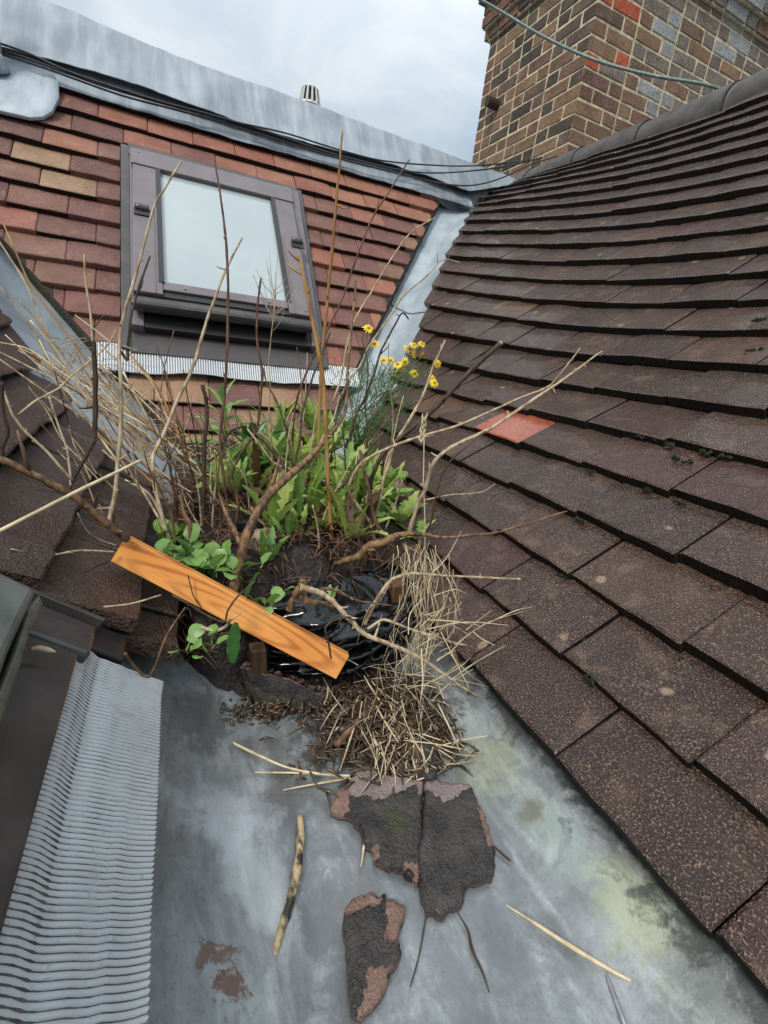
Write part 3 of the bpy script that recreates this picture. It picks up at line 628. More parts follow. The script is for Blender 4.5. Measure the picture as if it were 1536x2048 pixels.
# ------------------------------------------------------------------ chimney
CX, CY, CY2, CX2 = 2.29, 2.745, 3.86, 4.25
ch = empty('chimney', (CX, CY, .8), 'old brown brick chimney stack with cream mortar behind the rounded ridge', 'chimney')
mk('mortar_core', *box((CX, CY, .6), X*(CX2-CX), Yv*(CY2-CY), Z*2.6), CORE, ch)
bcache = {}
def brick_mesh(w, mat, s):
    key = (round(w, 3), mat.name, s)
    if key in bcache: return bcache[key]
    r = random.Random(s+int(w*1000)); b = bmesh.new(); h = .0625; d = .03
    V, Fc = box((-w/2, -.003, 0), X*w, Yv*(d+.003), Z*h); V = np.array(V)+np.array([[r.uniform(-.003, .003), r.uniform(-.0025, .002), r.uniform(-.003, .003)] for _ in V])
    vs = [b.verts.new(p) for p in V]
    for f in Fc: b.faces.new([vs[i] for i in f])
    bmesh.ops.bevel(b, geom=b.edges[:], offset=.0028, segments=1, affect='EDGES')
    me = bpy.data.meshes.new('brick'); b.to_mesh(me); b.free(); me.materials.append(mat); bcache[key] = me; return me
def brick(P, rot, w, mat, dz=0):
    o = bpy.data.objects.new('brick', brick_mesh(w, mat, random.randrange(5))); link(o); o.parent = ch
    o.location = Vector(P-wl[ch]); o.rotation_euler = (random.uniform(-.01, .01), random.uniform(-.012, .012), rot+random.uniform(-.01, .01)); wl[o] = P
def brick_course(z, out=0., lo=None):
    k = int(round((z-.95)/.075))
    # end face (along Y) and front face (along X), Flemish bond: stretcher, header, ...
    for face in (0, 1):
        L = (CY2-CY) if face == 0 else (CX2-CX-.2); L += 2*out*(face == 0)
        s = -out; i = 0; odd = (k+face) % 2
        first = True
        while s < L-.03-out:
            w = (.102 if (i+odd) % 2 else .215) if not first else (.102 if odd else .215)
            if s+w > L-out: w = max(.05, L-out-s)
            mid = s+w/2
            P = np.array([CX-out, CY+mid, z]) if face == 0 else np.array([CX+mid, CY-out, z])
            q = proj(P+Z*.03); rv = random.random()
            if -30 < q[0] < 1620 and -105 < q[1] < 420:
                if face == 0: mat_ = BRICKD if rv < (.75 if q[1] < 120 else .40) else BRICKS
                else:
                    g = (q[0]-1230)/200; mat_ = BRICKG if rv < min(.85, max(0, g)+.08) else BRICKS
                    if abs(q[0]-(1345-.16*q[1])) < 26 and q[1] < 235 or (abs(q[0]-1488+.25*q[1]) < 22 and q[1] < 120): mat_ = BRICKW if rv < .7 else BRICKG
                    if q[0] < 1255 and (abs(q[1]-118) < 17 or abs(q[1]-78) < 14 and q[0] < 1215 or abs(q[1]-5) < 16): mat_ = BRICKR
                brick(P, -math.pi/2 if face == 0 else 0, w, mat_)
            s += w+.0125; i += 1; first = False
z = .95
while z < 2.26: brick_course(z); z += .075
# oversailing courses near the top
for kz, out in ((2.262, .03), (2.337, .06), (2.412, .06)):
    mk('corbel_core', *box((CX-out+.008, CY-out+.008, kz-.008), X*(CX2-CX+out), Yv*(CY2-CY+2*out-.016), Z*.074), CORE, ch)
    brick_course(kz, out)
mk('weathering_slab', *box((CX-.1, CY-.1, 2.487), X*(CX2-CX+.2), Yv*(CY2-CY+.2), Z*.10), simple('sooty_stone', (.11, .105, .085), (.06, .055, .048), .9, 20, .5), ch)
x0 = atY(982, 205, 3.62); mk('pipe_stub', *tube([x0*1.0+np.array([.08, 0, .0]), x0+np.array([-.035, 0, 0])], [.034, .034], 12, 2), simple('rusty_pipe', (.07, .03, .018), (.02, .012, .01), .8, 40, .4), ch)
# ------------------------------------------------------------------ roof vent behind the ridge
b0 = atY(619, 214, 2.95); vent = empty('roof_vent', b0-Z*.12, 'small white slotted vent cap peeping over the lead ridge', 'vent')
mk('vent_base', *tube([b0-Z*.12, b0+Z*.005], [.052, .052], 20, 2), WHITEPL, vent, smooth=True)
mk('vent_skirt', *tube([b0+Z*.0, b0+Z*.012], [.062, .056], 20, 2), WHITEPL, vent, smooth=True)
mk('vent_core', *tube([b0+Z*.01, b0+Z*.075], [.036, .028], 14, 2), BLACKRUBBER, vent)
mk('vent_cap', *tube([b0+Z*.074, b0+Z*.084, b0+Z*.09], [.042, .036, .01], 20, 2), WHITEPL, vent, smooth=True)
for k in range(12):
    w = 2*math.pi*k/12; d = np.array([math.cos(w), math.sin(w), 0]); mk('slat', *tube([b0+Z*.01+d*.054, b0+Z*.076+d*.04], [.0065, .005], 5, 2), WHITEPL, vent)
# ------------------------------------------------------------------ cables
def cable(pts, r, mat, label, name='cable'):
    V, Fc = tube(pts, r, 7, 6); return mk(name, V, Fc, mat, smooth=True, label=label, category='cable', group=None)
def onF(l, w): return [PF(*hitF(x, y, w), w) for x, y in l]
RG = lambda px, py, h=.055: hit(px, py, NR, -.526+.12+h)
cable(onF([(-20, 80), (60, 108), (150, 148), (300, 197), (420, 229), (480, 246)], .055)+onF([(570, 266), (680, 300), (770, 322), (880, 331)], .075)+[atY(955, 331, 2.35), atY(1040, 323, 2.35), atY(1085, 316, 2.5)], .0035, CABLE, 'upper black cable sagging from lead ridge capping to the dark roof ridge')
cable(onF([(-20, 92), (70, 122), (200, 170), (330, 208), (450, 238), (560, 272), (640, 300), (720, 322)], .048)+onF([(800, 340), (870, 346)], .075)+[atY(960, 340, 2.35), atY(1020, 331, 2.4), atY(1060, 323, 2.45)], .0035, CABLE, 'middle black cable lying along the step in the lead flashing')
cable(onF([(-20, 100), (100, 140), (240, 190), (360, 222), (500, 262), (620, 300), (715, 327), (790, 345), (850, 360)], .040)+onF([(905, 370), (950, 370)], .07)+[atY(1000, 357, 2.45), atY(1060, 330, 2.5), atY(1115, 312, 2.6)], .0035, CABLE, 'lower black cable looping over the lead saddle')
pts = [atY(945, -10, 2.55), atY(1010, 28, 2.45), atY(1090, 75, 2.3), atY(1190, 120, 2.1), atY(1300, 150, 1.9), atY(1400, 167, 1.75), atY(1452, 182, 1.7)]
cable(pts, .0065, GREENCABLE, 'thick weathered green cable strung across the brick chimney')
# ------------------------------------------------------------------ plank
A0, A1, B0, B1 = atY(214, 1124, .575), atY(258, 1072, .583), atY(691, 1313, .452), atY(680, 1358, .447)
ex = ((B0+B1)/2-(A0+A1)/2); Lp = np.linalg.norm(ex); ex /= Lp; ey = (A1-A0)+(B0-B1); ey -= ex*(ey@ex); Wp = np.linalg.norm(ey)/2; ey /= np.linalg.norm(ey); ez = np.cross(ex, ey)
if ez@FW > 0: ez = -ez
V, Fc = box((0, -Wp/2, -.017), X*Lp, Yv*Wp, Z*.017)
me = bpy.data.meshes.new('plank'); me.from_pydata([tuple(q) for q in V], [], Fc); me.materials.append(PLANK); o = link(bpy.data.objects.new('plank', me))
o.matrix_world = frame_matrix((A0+A1)/2, ex, ey*(1 if np.cross(ex, ey)@ez > 0 else -1), ez); bevel_obj(o, .0008, 1)
tag(o, 'freshly cut orange brown plank lying across the weeds', 'plank')
# ------------------------------------------------------------------ soil bed, plastic, timber
def soil_z(x, y):
    fx = 1/(1+math.exp(-(x+.005)/.016))*1/(1+math.exp((x-.335)/.014)); fy = 1/(1+math.exp(-(y-.56)/.022))
    return -.474+(.165-.02*max(0, min(1, (y-.75)/.6)))*fx*fy+.018*fnoise(x, y, 0, 18)*fx*fy+.006*fnoise(x, y, 4, 60)
G = [[(x, y, soil_z(x, y)) for x in np.linspace(-.09, .40, 70)] for y in np.linspace(.40, 1.46, 130)]
G = [[(x, y, z if z > -.466 else z-.02) for x, y, z in r] for r in G]
mk('soil_mound', *sheet(G, 0, True), SOIL, smooth=True, label='wet dark soil heap filling the head of the gutter', category='soil')
# black plastic sheet: a crumpled skirt round the front of the heap
G = []
for i, t in enumerate(np.linspace(0, 1, 90)):
    row = []
    ang = math.radians(200+165*t)          # front arc
    for s in np.linspace(0, 1, 44):
        R_ = .085+.030*math.sin(math.pi*s)
        x = .215+(.115+.02*math.sin(math.pi*s))*math.cos(ang); y = .575+(R_+.0)*math.sin(ang)*.95+.015; z = -.464+.135*s
        f = fnoise(t*1.2+s*.6, s*4.5-t*4, 0, 1.6, 3); g = abs(fnoise(t*1.5+s*.8, s*4-t*3.5, 7, 2.0, 2))
        p = np.array([x, y, z])+np.array([math.cos(ang), math.sin(ang), .3])*(.016*f-.022*g+.008*math.sin(40*s-16*t))
        if s > .85: p += np.array([-math.cos(ang), -math.sin(ang), -.1])*(s-.85)*.35
        row.append(p)
    G.append(row)
mk('plastic_sheet', *sheet(G, 0, False), BAG, smooth=True, label='crumpled shiny black plastic sheet wrapped round the soil behind the plank', category='plastic sheet')
G = [[np.array(atY(725+85*t+14*math.sin(5*s), 1125+70*s+12*t, .62-.03*s+.016*fnoise(t*3, s*4, 1, 2.2)))+Z*.012*fnoise(t, s, 3, 6) for s in np.linspace(0, 1, 20)] for t in np.linspace(0, 1, 24)]
mk('plastic_sheet', *sheet(G, .002), BAG, smooth=True, label='folded black plastic flap beside the straw', category='plastic sheet')
def post(px, base_px, Y, w, name, mat, label, top=None, cat='timber'):
    T_ = atY(*px, Y); B_ = atY(*base_px, Y)
    o = mk(name, *box(B_+np.array([-w/2, -w/2, 0]), X*w, Yv*w, np.array([T_[0]-B_[0], T_[1]-B_[1], T_[2]-B_[2]])), mat, label=label, category=cat); bevel_obj(o, .002); return o
post((794, 1165), (786, 1300), .53, .022, 'timber_stake', TIMBER, 'wet brown timber stake standing in the straw at the heap edge')
post((515, 1292), (518, 1345), .50, .020, 'timber_block', TIMBER, 'short timber block under the plank end of the heap')
post((488, 1036), (500, 1120), .72, .036, 'timber_stake', CHAR, 'black square topped stake among the weed stems')
post((398, 1000), (405, 1090), .80, .018, 'timber_stake', CHAR, 'thin black stake beside the broken dark stem')
def rock(P, r, name, mat, label, sq=(1, 1, .7), cat='stone', seed=0):
    b = bmesh.new(); bmesh.ops.create_icosphere(b, subdivisions=3, radius=1)
    for v in b.verts:
        p = v.co; q = Vector((math.copysign(abs(p.x)**.6, p.x), math.copysign(abs(p.y)**.6, p.y), math.copysign(abs(p.z)**.6, p.z)))
        k = 1+.22*noise.fractal(Vector(p)*1.6+Vector((seed, 0, 0)), 1, 2, 3); v.co = Vector((q.x*sq[0], q.y*sq[1], q.z*sq[2]))*k*r
    me = bpy.data.meshes.new(name); b.to_mesh(me); b.free(); me.materials.append(mat); o = link(bpy.data.objects.new(name, me)); o.location = Vector(P); o.rotation_euler = (.2*seed, .3, .5+seed); me.polygons.foreach_set('use_smooth', [True]*len(me.polygons))
    return tag(o, label, cat)
bl = atY(612, 1262, .535); ba = np.array([.80, -.55, .12]); bb = np.array([.5, .8, -.05]); o = mk('brick_lump', *box(bl-ba*.026-bb*.02-Z*.02, ba*.052, bb*.045, Z*.038), STONE, label='brown brick lump above the plank', category='brick'); bevel_obj(o, .004, 2)
rock(atY(522, 1092, .66), .026, 'stone', STONE, 'tan stone beside the black stake', (.8, .8, 1.1), 'stone', 2)
rock(atY(826, 1010, .78), .016, 'stone', PALESTONE, 'pale grey pebble at the foot of the dark tiles', (1.2, .9, .8), 'stone', 3)
rock(atY(800, 985, .85), .024, 'stone', STONE, 'mossy brown stone beside the pale pebble', (.7, .8, 1.2), 'stone', 4)
rock(hit(818, 1750, Z, -.468), .0045, 'snail', BLACKRUBBER, 'tiny black pellet at the edge of the big broken tile', (1, 1, 1), 'pebble', 5)
# ------------------------------------------------------------------ broken tiles in the gutter
def inside(p, poly):
    c = False; n = len(poly)
    for i in range(n):
        a, b = poly[i], poly[i-1]
        if (a[1] > p[1]) != (b[1] > p[1]) and p[0] < (b[0]-a[0])*(p[1]-a[1])/(b[1]-a[1])+a[0]: c = not c
    return c
def shard(pxs, z0, th, label, name='broken_tile', tintf=None, tilt=(0, 0), res=.0026, seed=0):
    P0_ = np.array([hit(x, y, Z, z0+th)[:2] for x, y in pxs]); P = []
    for a_, b_ in zip(P0_, np.roll(P0_, -1, 0)):
        for t_ in (0, .25, .5, .75): P.append(a_+(b_-a_)*t_+rng.normal(0, .0011, 2))
    P = np.array(P); lo, hi_ = P.min(0), P.max(0); nx, ny = (np.ceil((hi_-lo)/res)).astype(int)+1
    cell = np.zeros((nx, ny), bool)
    for i in range(nx):
        for j in range(ny): cell[i, j] = inside(lo+(np.array([i, j])+.5)*res, P)
    vid = {}; V = []; Fc = []
    def vv(i, j):
        if (i, j) not in vid: vid[i, j] = len(V); V.append(lo+np.array([i, j])*res)
        return vid[i, j]
    for i in range(nx):
        for j in range(ny):
            if cell[i, j]: Fc.append([vv(i, j), vv(i+1, j), vv(i+1, j+1), vv(i, j+1)])
    V = np.array(V); e = {}
    for f in Fc:
        for a, b in zip(f, f[1:]+f[:1]): e[(a, b)] = 1
    bd = {a: b for (a, b) in e if (b, a) not in e}; pv = {b: a for a, b in bd.items()}
    for _ in range(2):
        W = V.copy()
        for a in bd:
            if a in pv: W[a] = .5*V[a]+.25*(V[bd[a]]+V[pv[a]])
        V = W
    c = V.mean(0); n = len(V); tint = np.zeros((2*n, 3)); T3 = np.zeros((2*n, 3))
    for i, (x, y) in enumerate(V):
        px, py = proj((x, y, z0+th)); t = tintf(px, py, x, y) if tintf else (0, 0, 0); tint[i] = t; tint[n+i] = (1, 0, 0)
        zz = z0+th+.0016*fnoise(x, y, seed, 55)+.0012*fnoise(x, y, seed, 160)-.0045*min(1, max(0, t[0]))+tilt[0]*(x-c[0])+tilt[1]*(y-c[1])
        if i in bd: zz -= .0012+.0015*random.random()
        T3[i] = (x, y, zz); T3[n+i] = (x, y, z0)
    F2 = Fc+[[q+n for q in f[::-1]] for f in Fc]+[[b, a, a+n, b+n] for a, b in bd.items()]
    return mk(name, T3, F2, BROKEN, smooth=True, col=tint, label=label, category='broken tile')
zz = lambda *a: [(600+x/2.934, 1350+y/2.934) for x, y in a]
left_top = zz((340, 540), (540, 585), (728, 617), (726, 800), (716, 1000), (708, 1290), (690, 1200), (665, 1140), (640, 1130), (570, 1110), (520, 1105), (440, 1070), (430, 1000), (380, 970), (360, 880), (300, 820), (200, 800), (180, 790), (220, 670), (300, 620))
right_p = zz((728, 618), (1000, 640), (1060, 740), (1110, 880), (1140, 1010), (1150, 1160), (1090, 1190), (1010, 1195), (980, 1230), (965, 1310), (900, 1370), (885, 1290), (872, 1380), (840, 1410), (790, 1370), (750, 1360), (712, 1290), (713, 1000), (728, 800))
def tint_big(px, py, x, y):
    X_, Y_ = (px-600)*2.934, (py-1350)*2.934; edge = 690+30*math.sin(X_/60)+60*fnoise(X_, Y_, 0, .008)
    b = 1. if Y_ < edge+20 else 0.; r = 0
    if X_ < 290 and Y_ < 810: r = .8
    if X_ > 1010 and Y_ < 1000 and X_ > 1020+(Y_-700)*.28: r = .9
    if 615 < X_ < 705 and 1080 < Y_ < 1300: r = .9
    if 420 < X_ < 470 and 980 < Y_ < 1070: r = .8
    g = math.exp(-((X_-560)/130)**2-((Y_-850)/110)**2)*.75+math.exp(-((X_-950)/120)**2-((Y_-840)/70)**2)*.5
    return (r, g, b if r < .5 else 0)
shard(left_top, -.4705, .012, 'mossy dark broken tile with pale top edge lying in the gutter, left half', tintf=tint_big, seed=1, tilt=(-.02, .05))
shard(right_p, -.4705, .013, 'large dark broken tile with orange chipped side lying in the gutter, right half', tintf=tint_big, seed=2, tilt=(.03, .05))
small = zz((258, 1330), (330, 1290), (430, 1250), (480, 1290), (560, 1290), (620, 1350), (615, 1420), (580, 1440), (580, 1540), (605, 1620), (590, 1670), (520, 1710), (525, 1780), (490, 1880), (400, 1960), (330, 1990), (300, 1930), (280, 1700), (265, 1500))
def tint_small(px, py, x, y):
    X_, Y_ = (px-600)*2.934, (py-1350)*2.934; r = 0
    if Y_ < 1400-(X_-260)*.3+12*fnoise(X_, Y_, 0, .02) and X_ < 480: r = .9
    if X_ > 505+25*fnoise(Y_, 3, 0, .01) and Y_ < 1560: r = .95
    if X_ > 395+40*fnoise(Y_, 1, 0, .012)-(Y_-1720)*.15 and Y_ > 1700: r = .95
    return (r, 0, 0)
shard(small, -.4705, .013, 'small broken tile with pink chipped corners lying below the bigger shards', tintf=tint_small, seed=3, tilt=(.05, 0))
shard([(832, 1485), (862, 1488), (882, 1505), (884, 1535), (866, 1552), (838, 1545), (826, 1515)], -.468, .016, 'tile fragment half buried in straw debris', tintf=lambda px, py, x, y: (.9 if px < 840 else 0, 0, 0), seed=4, tilt=(0, .15))
# broken edge-on tile in front of the plastic
top = [(480, 1330), (497, 1333), (520, 1345), (548, 1349), (580, 1358), (610, 1372), (640, 1386), (660, 1404)]; bot = [(500, 1402), (515, 1410), (535, 1417), (560, 1420), (590, 1422), (612, 1424), (635, 1424), (660, 1424)]
G = []
for (a, b), (c_, d_) in zip(top, bot):
    t = (a-480)/180; Y0 = .475-.03*t
    f0 = hit(c_, d_, Z, -.468); f1 = atY(a, b, f0[1]+.012); G.append([f0+(f1-f0)*s+np.array([0, -.004*math.sin(3*s), 0])+Yv*.004*fnoise(a*.02, s*2, 0, 1.5) for s in np.linspace(0, 1, 12)])
G = np.array(G); Gs = []
for i in np.linspace(0, len(G)-1, 50): a = int(min(i, len(G)-2)); Gs.append(G[a]+(G[a+1]-G[a])*(i-a))
Gs = np.array(Gs)+np.array([[[0, .003*fnoise(i*.3, j*.4, 0, 1), .002*fnoise(i*.5, j, 3, 1)] for j in range(12)] for i in range(50)])
V, Fc = sheet(Gs, .014, True); n2 = len(V)//2; tt = np.zeros((len(V), 3)); tt[n2:, 0] = .9
for i in range(50):
    for j in range(12):
        tt[i*12+j] = (1. if j > 10 else .0, .95 if (j < 5 and fnoise(i, j, 0, .2) > -.1) else .2, 0)
V = V[:]; mk('broken_tile', V, Fc, BROKEN, smooth=True, col=tt, label='mossy broken tile standing on edge under the plank', category='broken tile')
# ------------------------------------------------------------------ dry stems (traced polylines, each a real tube with its own distance)
STEMS = []
HUE = {}
def hue(m_): return {'pale_dry_twig': 'pale', 'red_brown_stem': 'red brown', 'brown_bark': 'brown', 'blackened_twig': 'blackened', 'straw': 'straw yellow', 'amber_dry_stem': 'amber'}[m_.name]
def stem(pts, Y, r, mat, label, group=None, name='dry_stalk', cat='dry stalk', parent=None, lump=.12, ns=7):
    Ys = np.interp(np.linspace(0, 1, len(pts)), np.linspace(0, 1, len(Y)), Y) if isinstance(Y, (list, tuple)) else [Y]*len(pts)
    P = [atY(x, y, q) for (x, y), q in zip(pts, Ys)]
    rr_ = r if isinstance(r, (list, tuple)) else [r, r*.6]
    c = np.mean([p@FW for p in P]); r3 = [q*(.74 if q < 7 else .9)*c/F for q in rr_]
    if lump > .08 and len(P) > 3:
        S_ = smooth_path(P, 3); k_ = max(r3)*.10
        P = [p if i in (0, len(S_)-1) else p+rng.normal(0, k_, 3)*np.array([1, .4, .6]) for i, p in enumerate(S_)]
    tb = [tube(P, r3, ns, 3 if len(P) > 8 else 6, lump)]
    if lump > .08 and len(P) > 5:                       # bud scars and snapped side shoots
        for i in range(2, len(P)-1, 2):
            if rng.random() < .6:
                rr2 = float(np.interp(i/len(P), np.linspace(0, 1, len(r3)), r3)); d_ = rng.normal(0, 1, 3)+(P[i+1]-P[i])/np.linalg.norm(P[i+1]-P[i])*.8; d_ /= np.linalg.norm(d_)
                L_ = rr2*rng.uniform(1.6, 5) if rng.random() < .8 else rr2*rng.uniform(6, 16); tb.append(tube([P[i], P[i]+d_*L_*.6, P[i]+d_*L_+Z*L_*.1], [rr2*.7, rr2*.5, rr2*.25], 5, 2, 0))
    V, Fc = join(tb)
    if group: label = hue(mat)+' '+label
    if parent is not None: return mk('branch', V, Fc, mat, parent, smooth=True)
    return mk(name, V, Fc, mat, smooth=True, label=label, category=cat, group=group)
# points run from the root to the tip, radii in photo pixels
stem([(640, 975), (638, 860), (641, 760), (646, 690), (655, 600), (664, 500), (672, 410), (680, 320), (685, 262)], .80, [4, 4.5, 4, 2], AMBER, 'tallest amber stem crossing the lead ridge')
stem([(668, 1145), (664, 1080), (658, 990), (653, 900), (650, 820), (645, 750), (634, 685), (618, 610), (606, 550), (596, 510)], [.66, .72], [6, 6, 5.5, 3.5], AMBER, 'thick amber cane with cut tip before the right side of the window')
stem([(462, 1120), (458, 1040), (448, 960), (440, 890), (446, 820), (453, 720), (456, 610), (454, 510), (446, 430), (436, 360), (429, 320)], [.68, .8], [4, 4, 3.5, 2], REDBR, 'straight red brown stem crossing the middle of the window pane')
t = stem([(465, 1205), (472, 1160), (486, 1095), (505, 1045), (535, 995), (575, 955), (620, 915), (655, 875), (684, 837), (693, 800), (696, 737), (701, 675), (709, 602), (712, 560)], [.56, .62, .75, .85], [10, 9.5, 8, 5, 4, 3.5], BROWN, 'thick brown branch curving up out of the weeds', name='dry_branch', cat='dry branch')
stem([(630, 905), (655, 860), (668, 835), (680, 790)], [.78, .8], [4, 2], PALE, None, parent=t)
stem([(585, 948), (560, 925), (535, 890), (512, 868), (500, 845)], [.7, .74], [4, 3], DARKTWIG, None, parent=t)
stem([(588, 945), (590, 925), (600, 880), (604, 830), (620, 770), (640, 715), (660, 665)], [.7, .78], [3.5, 2.5], DARKTWIG, None, parent=t)
stem([(586, 948), (582, 905), (570, 850), (552, 800), (535, 770), (526, 735)], [.7, .78], [3, 2], DARKTWIG, None, parent=t)
stem([(340, 1092), (326, 1040), (312, 980), (305, 925), (312, 898), (333, 855), (358, 793), (386, 735), (398, 695), (415, 640), (436, 580), (461, 520), (485, 475)], [.66, .75, .8], [6, 5, 4.5, 2.5], PALE, 'pale forked twig rising from the weeds across the window pane', name='dry_twig', cat='dry twig')
t = stem([(256, 1080), (220, 1052), (180, 1018), (130, 982), (60, 946), (-30, 905)], [.57, .56], [9, 9, 8, 8], BROWN, 'thick brown branch lying over the wet left tiles', name='dry_branch', cat='dry branch')
stem([(216, 1048), (228, 1000), (234, 955), (238, 900), (243, 820), (240, 740), (240, 690), (247, 630), (266, 570), (288, 490), (308, 415), (338, 362), (363, 322)], [.57, .62, .66], [6, 5.5, 4.5, 3.5, 2.5], PALE, None, parent=t)
stem([(255, 720), (257, 690), (264, 625), (278, 575), (300, 512)], [.62, .64], [4, 2.5], DARKTWIG, None, parent=t)
stem([(240, 700), (250, 715), (256, 722)], [.62, .62], [3.5, 3.5], DARKTWIG, None, parent=t)
stem([(139, 980), (150, 952), (169, 919), (186, 884), (191, 850), (191, 790), (189, 720), (187, 682)], [.575, .6], [5, 5, 6.5, 6], DARKTWIG, None, parent=t)
stem([(142, 972), (139, 935), (134, 898), (116, 849), (98, 792)], [.575, .6], [3.5, 2.5], PALE, None, parent=t)
stem([(146, 962), (88, 898), (53, 866), (25, 828), (7, 782)], [.575, .59], [4, 3], PALE, None, parent=t)
stem([(4, 918), (7, 891), (16, 863), (6, 820), (4, 764)], [.565, .57], [5, 4], DARKTWIG, None, parent=t)
stem([(35, 831), (70, 803), (116, 778), (141, 754), (176, 726), (215, 690), (232, 660)], [.59, .64], [3, 2], PALE, None, parent=t)
stem([(193, 1030), (190, 1005), (197, 985)], [.57, .57], [4, 3], DARKTWIG, None, parent=t)
stem([(407, 1075), (407, 1010), (408, 950), (408, 900), (413, 840), (412, 800), (405, 770)], [.74, .78], [6, 5.5, 5], DARKTWIG, 'broken blackened stem in front of the tan tile course')
stem([(415, 925), (440, 905), (455, 870), (475, 855), (493, 853)], [.78, .8], [3.5, 3], DARKTWIG, 'short black side twig beside the broken blackened stem', name='dry_twig', cat='dry twig')
stem([(470, 1000), (462, 955), (486, 900), (512, 862), (521, 800), (524, 740), (515, 690), (514, 630), (522, 556)], [.8, .86], [4, 4, 3, 2.5], REDBR, 'crooked dark stem ending below the middle of the window')
stem([(520, 864), (545, 890), (570, 925)], [.8, .8], [3, 3], PALE, 'pale side twig forking near the crooked dark stem', name='dry_twig', cat='dry twig')
stem([(495, 858), (520, 890), (548, 925), (585, 940)], [.78, .74], [2.5, 3], PALE, 'thin pale twig arching over the dandelion leaves', name='dry_twig', cat='dry twig')
stem([(530, 900), (540, 790), (538, 720), (545, 650), (552, 590)], [.9, .92], [2, 1.2], PALE, 'thin dried flower stalk in front of the window sill')
stem([(588, 960), (586, 925), (588, 825), (616, 738), (650, 668), (684, 598), (706, 535), (742, 441), (780, 380), (818, 320)], [.82, .9], [3.5, 3, 2.5, 1.8], REDBR, 'long thin purple brown stem leaning right to the ridge cables')
stem([(665, 805), (682, 755), (692, 697), (711, 637), (742, 585), (781, 520), (820, 467), (870, 435)], [.92, 1.], [3, 2.5, 1.5], PALE, 'thin pale stem leaning over the red tiles to the right valley')
stem([(684, 790), (702, 754), (720, 733), (737, 694), (776, 637), (807, 592), (854, 551), (885, 520), (922, 526)], [.92, 1.], [3, 2.5, 1.5], PALE, 'thin hooked stem reaching across the right valley lead')
stem([(700, 880), (709, 837), (730, 795), (746, 754), (759, 710), (775, 677), (790, 650), (804, 626), (817, 638)], [.92, 1.], [3.5, 3, 2], DARKTWIG, 'dark hook tipped stem in front of the right valley lead')
t = stem([(775, 1092), (748, 1060), (739, 1010), (745, 955), (765, 910), (800, 876), (850, 835), (900, 786), (950, 732), (1000, 688)], [.66, .64, .6], [6, 6, 6.5, 6.5], DARKTWIG, 'long dark brown cut branch pointing over the dark tiles', name='dry_branch', cat='dry branch')
e0, e1 = atY(1000, 688, .6), atY(1003, 685, .6); mk('cut_end', *tube([e0, e1], [.0036, .0034], 9, 2), PALESTONE, t)
stem([(750, 1080), (738, 1042), (702, 992), (700, 965), (722, 928), (768, 900), (840, 873), (918, 850), (1038, 797), (1093, 775), (1118, 750), (1160, 697)], [.66, .62, .58], [5, 4.5, 4, 3, 2], PALE, 'pale curved twig reaching over the red patch tile', name='dry_twig', cat='dry twig')
stem([(818, 1068), (835, 1010), (850, 980), (868, 925), (903, 895), (983, 855), (1088, 785), (1150, 742), (1205, 702)], [.60, .56], [6, 5.5, 4.5, 2], PALE, 'longest pale twig sweeping up over the dark brown tiles', name='dry_twig', cat='dry twig')
stem([(748, 1040), (760, 995), (766, 962), (774, 940), (786, 896), (795, 877), (826, 828), (848, 785), (867, 731), (890, 680)], [.70, .74], [5, 5, 4, 2], PALE, 'pale straight twig passing the yellow flowers', name='dry_twig', cat='dry twig')
stem([(848, 1230), (850, 1060), (847, 960), (848, 880), (845, 845)], [.55, .58], [1.8, 1.6], STRAW, 'upright straw stalk with a seed head', name='straw_stalk', cat='straw')
stem([(654, 1012), (673, 987), (697, 956), (716, 926), (736, 901), (767, 864)], [.7, .72], [4, 3.5], DARKTWIG, 'short black twig slanting over the green leaves', name='dry_twig', cat='dry twig')
t = stem([(668, 1128), (690, 1121), (719, 1111), (738, 1092), (769, 1084), (794, 1072), (817, 1067), (848, 1069), (880, 1075), (932, 1072), (993, 1065), (1048, 1050), (1143, 1020), (1213, 1007)], [.58, .54, .5], [5, 9, 9.5, 6, 4, 3, 1.5], BROWN, 'brown root branch leading to a thin twig over the dark tiles', name='dry_branch', cat='dry branch')
stem([(775, 1082), (755, 1050), (745, 1020), (735, 965), (725, 930), (720, 900)], [.6, .66], [6, 4], REDBR, None, parent=t)
stem([(848, 1068), (862, 1045), (870, 1000), (895, 930), (950, 880), (972, 862)], [.56, .54], [3, 2], DARKTWIG, None, parent=t)
stem([(850, 1000), (900, 990), (960, 985), (990, 968)], [.56, .55], [2, 1.5], PALE, None, parent=t)
stem([(730, 1249), (746, 1215), (763, 1184), (782, 1161), (807, 1150), (827, 1147), (869, 1150), (896, 1152), (960, 1155), (1030, 1158), (1110, 1162)], [.48, .46], [5, 5, 4, 3.5, 3], PALE, 'pale jointed twig pointing level across the dark tiles', name='dry_twig', cat='dry twig')
t = stem([(600, 1175), (640, 1186), (665, 1203), (686, 1224), (709, 1249), (732, 1270), (786, 1291), (828, 1309), (861, 1330), (905, 1361), (960, 1395), (1050, 1440), (1100, 1462), (1165, 1505)], [.47, .44, .40, .33], [7, 6.5, 6, 5, 3, 2], PALE, 'long pale root running from the brick lump over the gutter edge', name='dry_root', cat='dry root')
stem([(735, 1258), (765, 1240), (786, 1245), (828, 1261), (869, 1272), (917, 1288), (1000, 1300), (1092, 1310)], [.445, .42], [3.5, 3.5, 2.5], PALE, None, parent=t)
stem([(640, 1178), (661, 1178), (682, 1186), (709, 1199), (734, 1205), (784, 1211)], [.47, .47], [5, 4, 1.5], BROWN, None, parent=t)
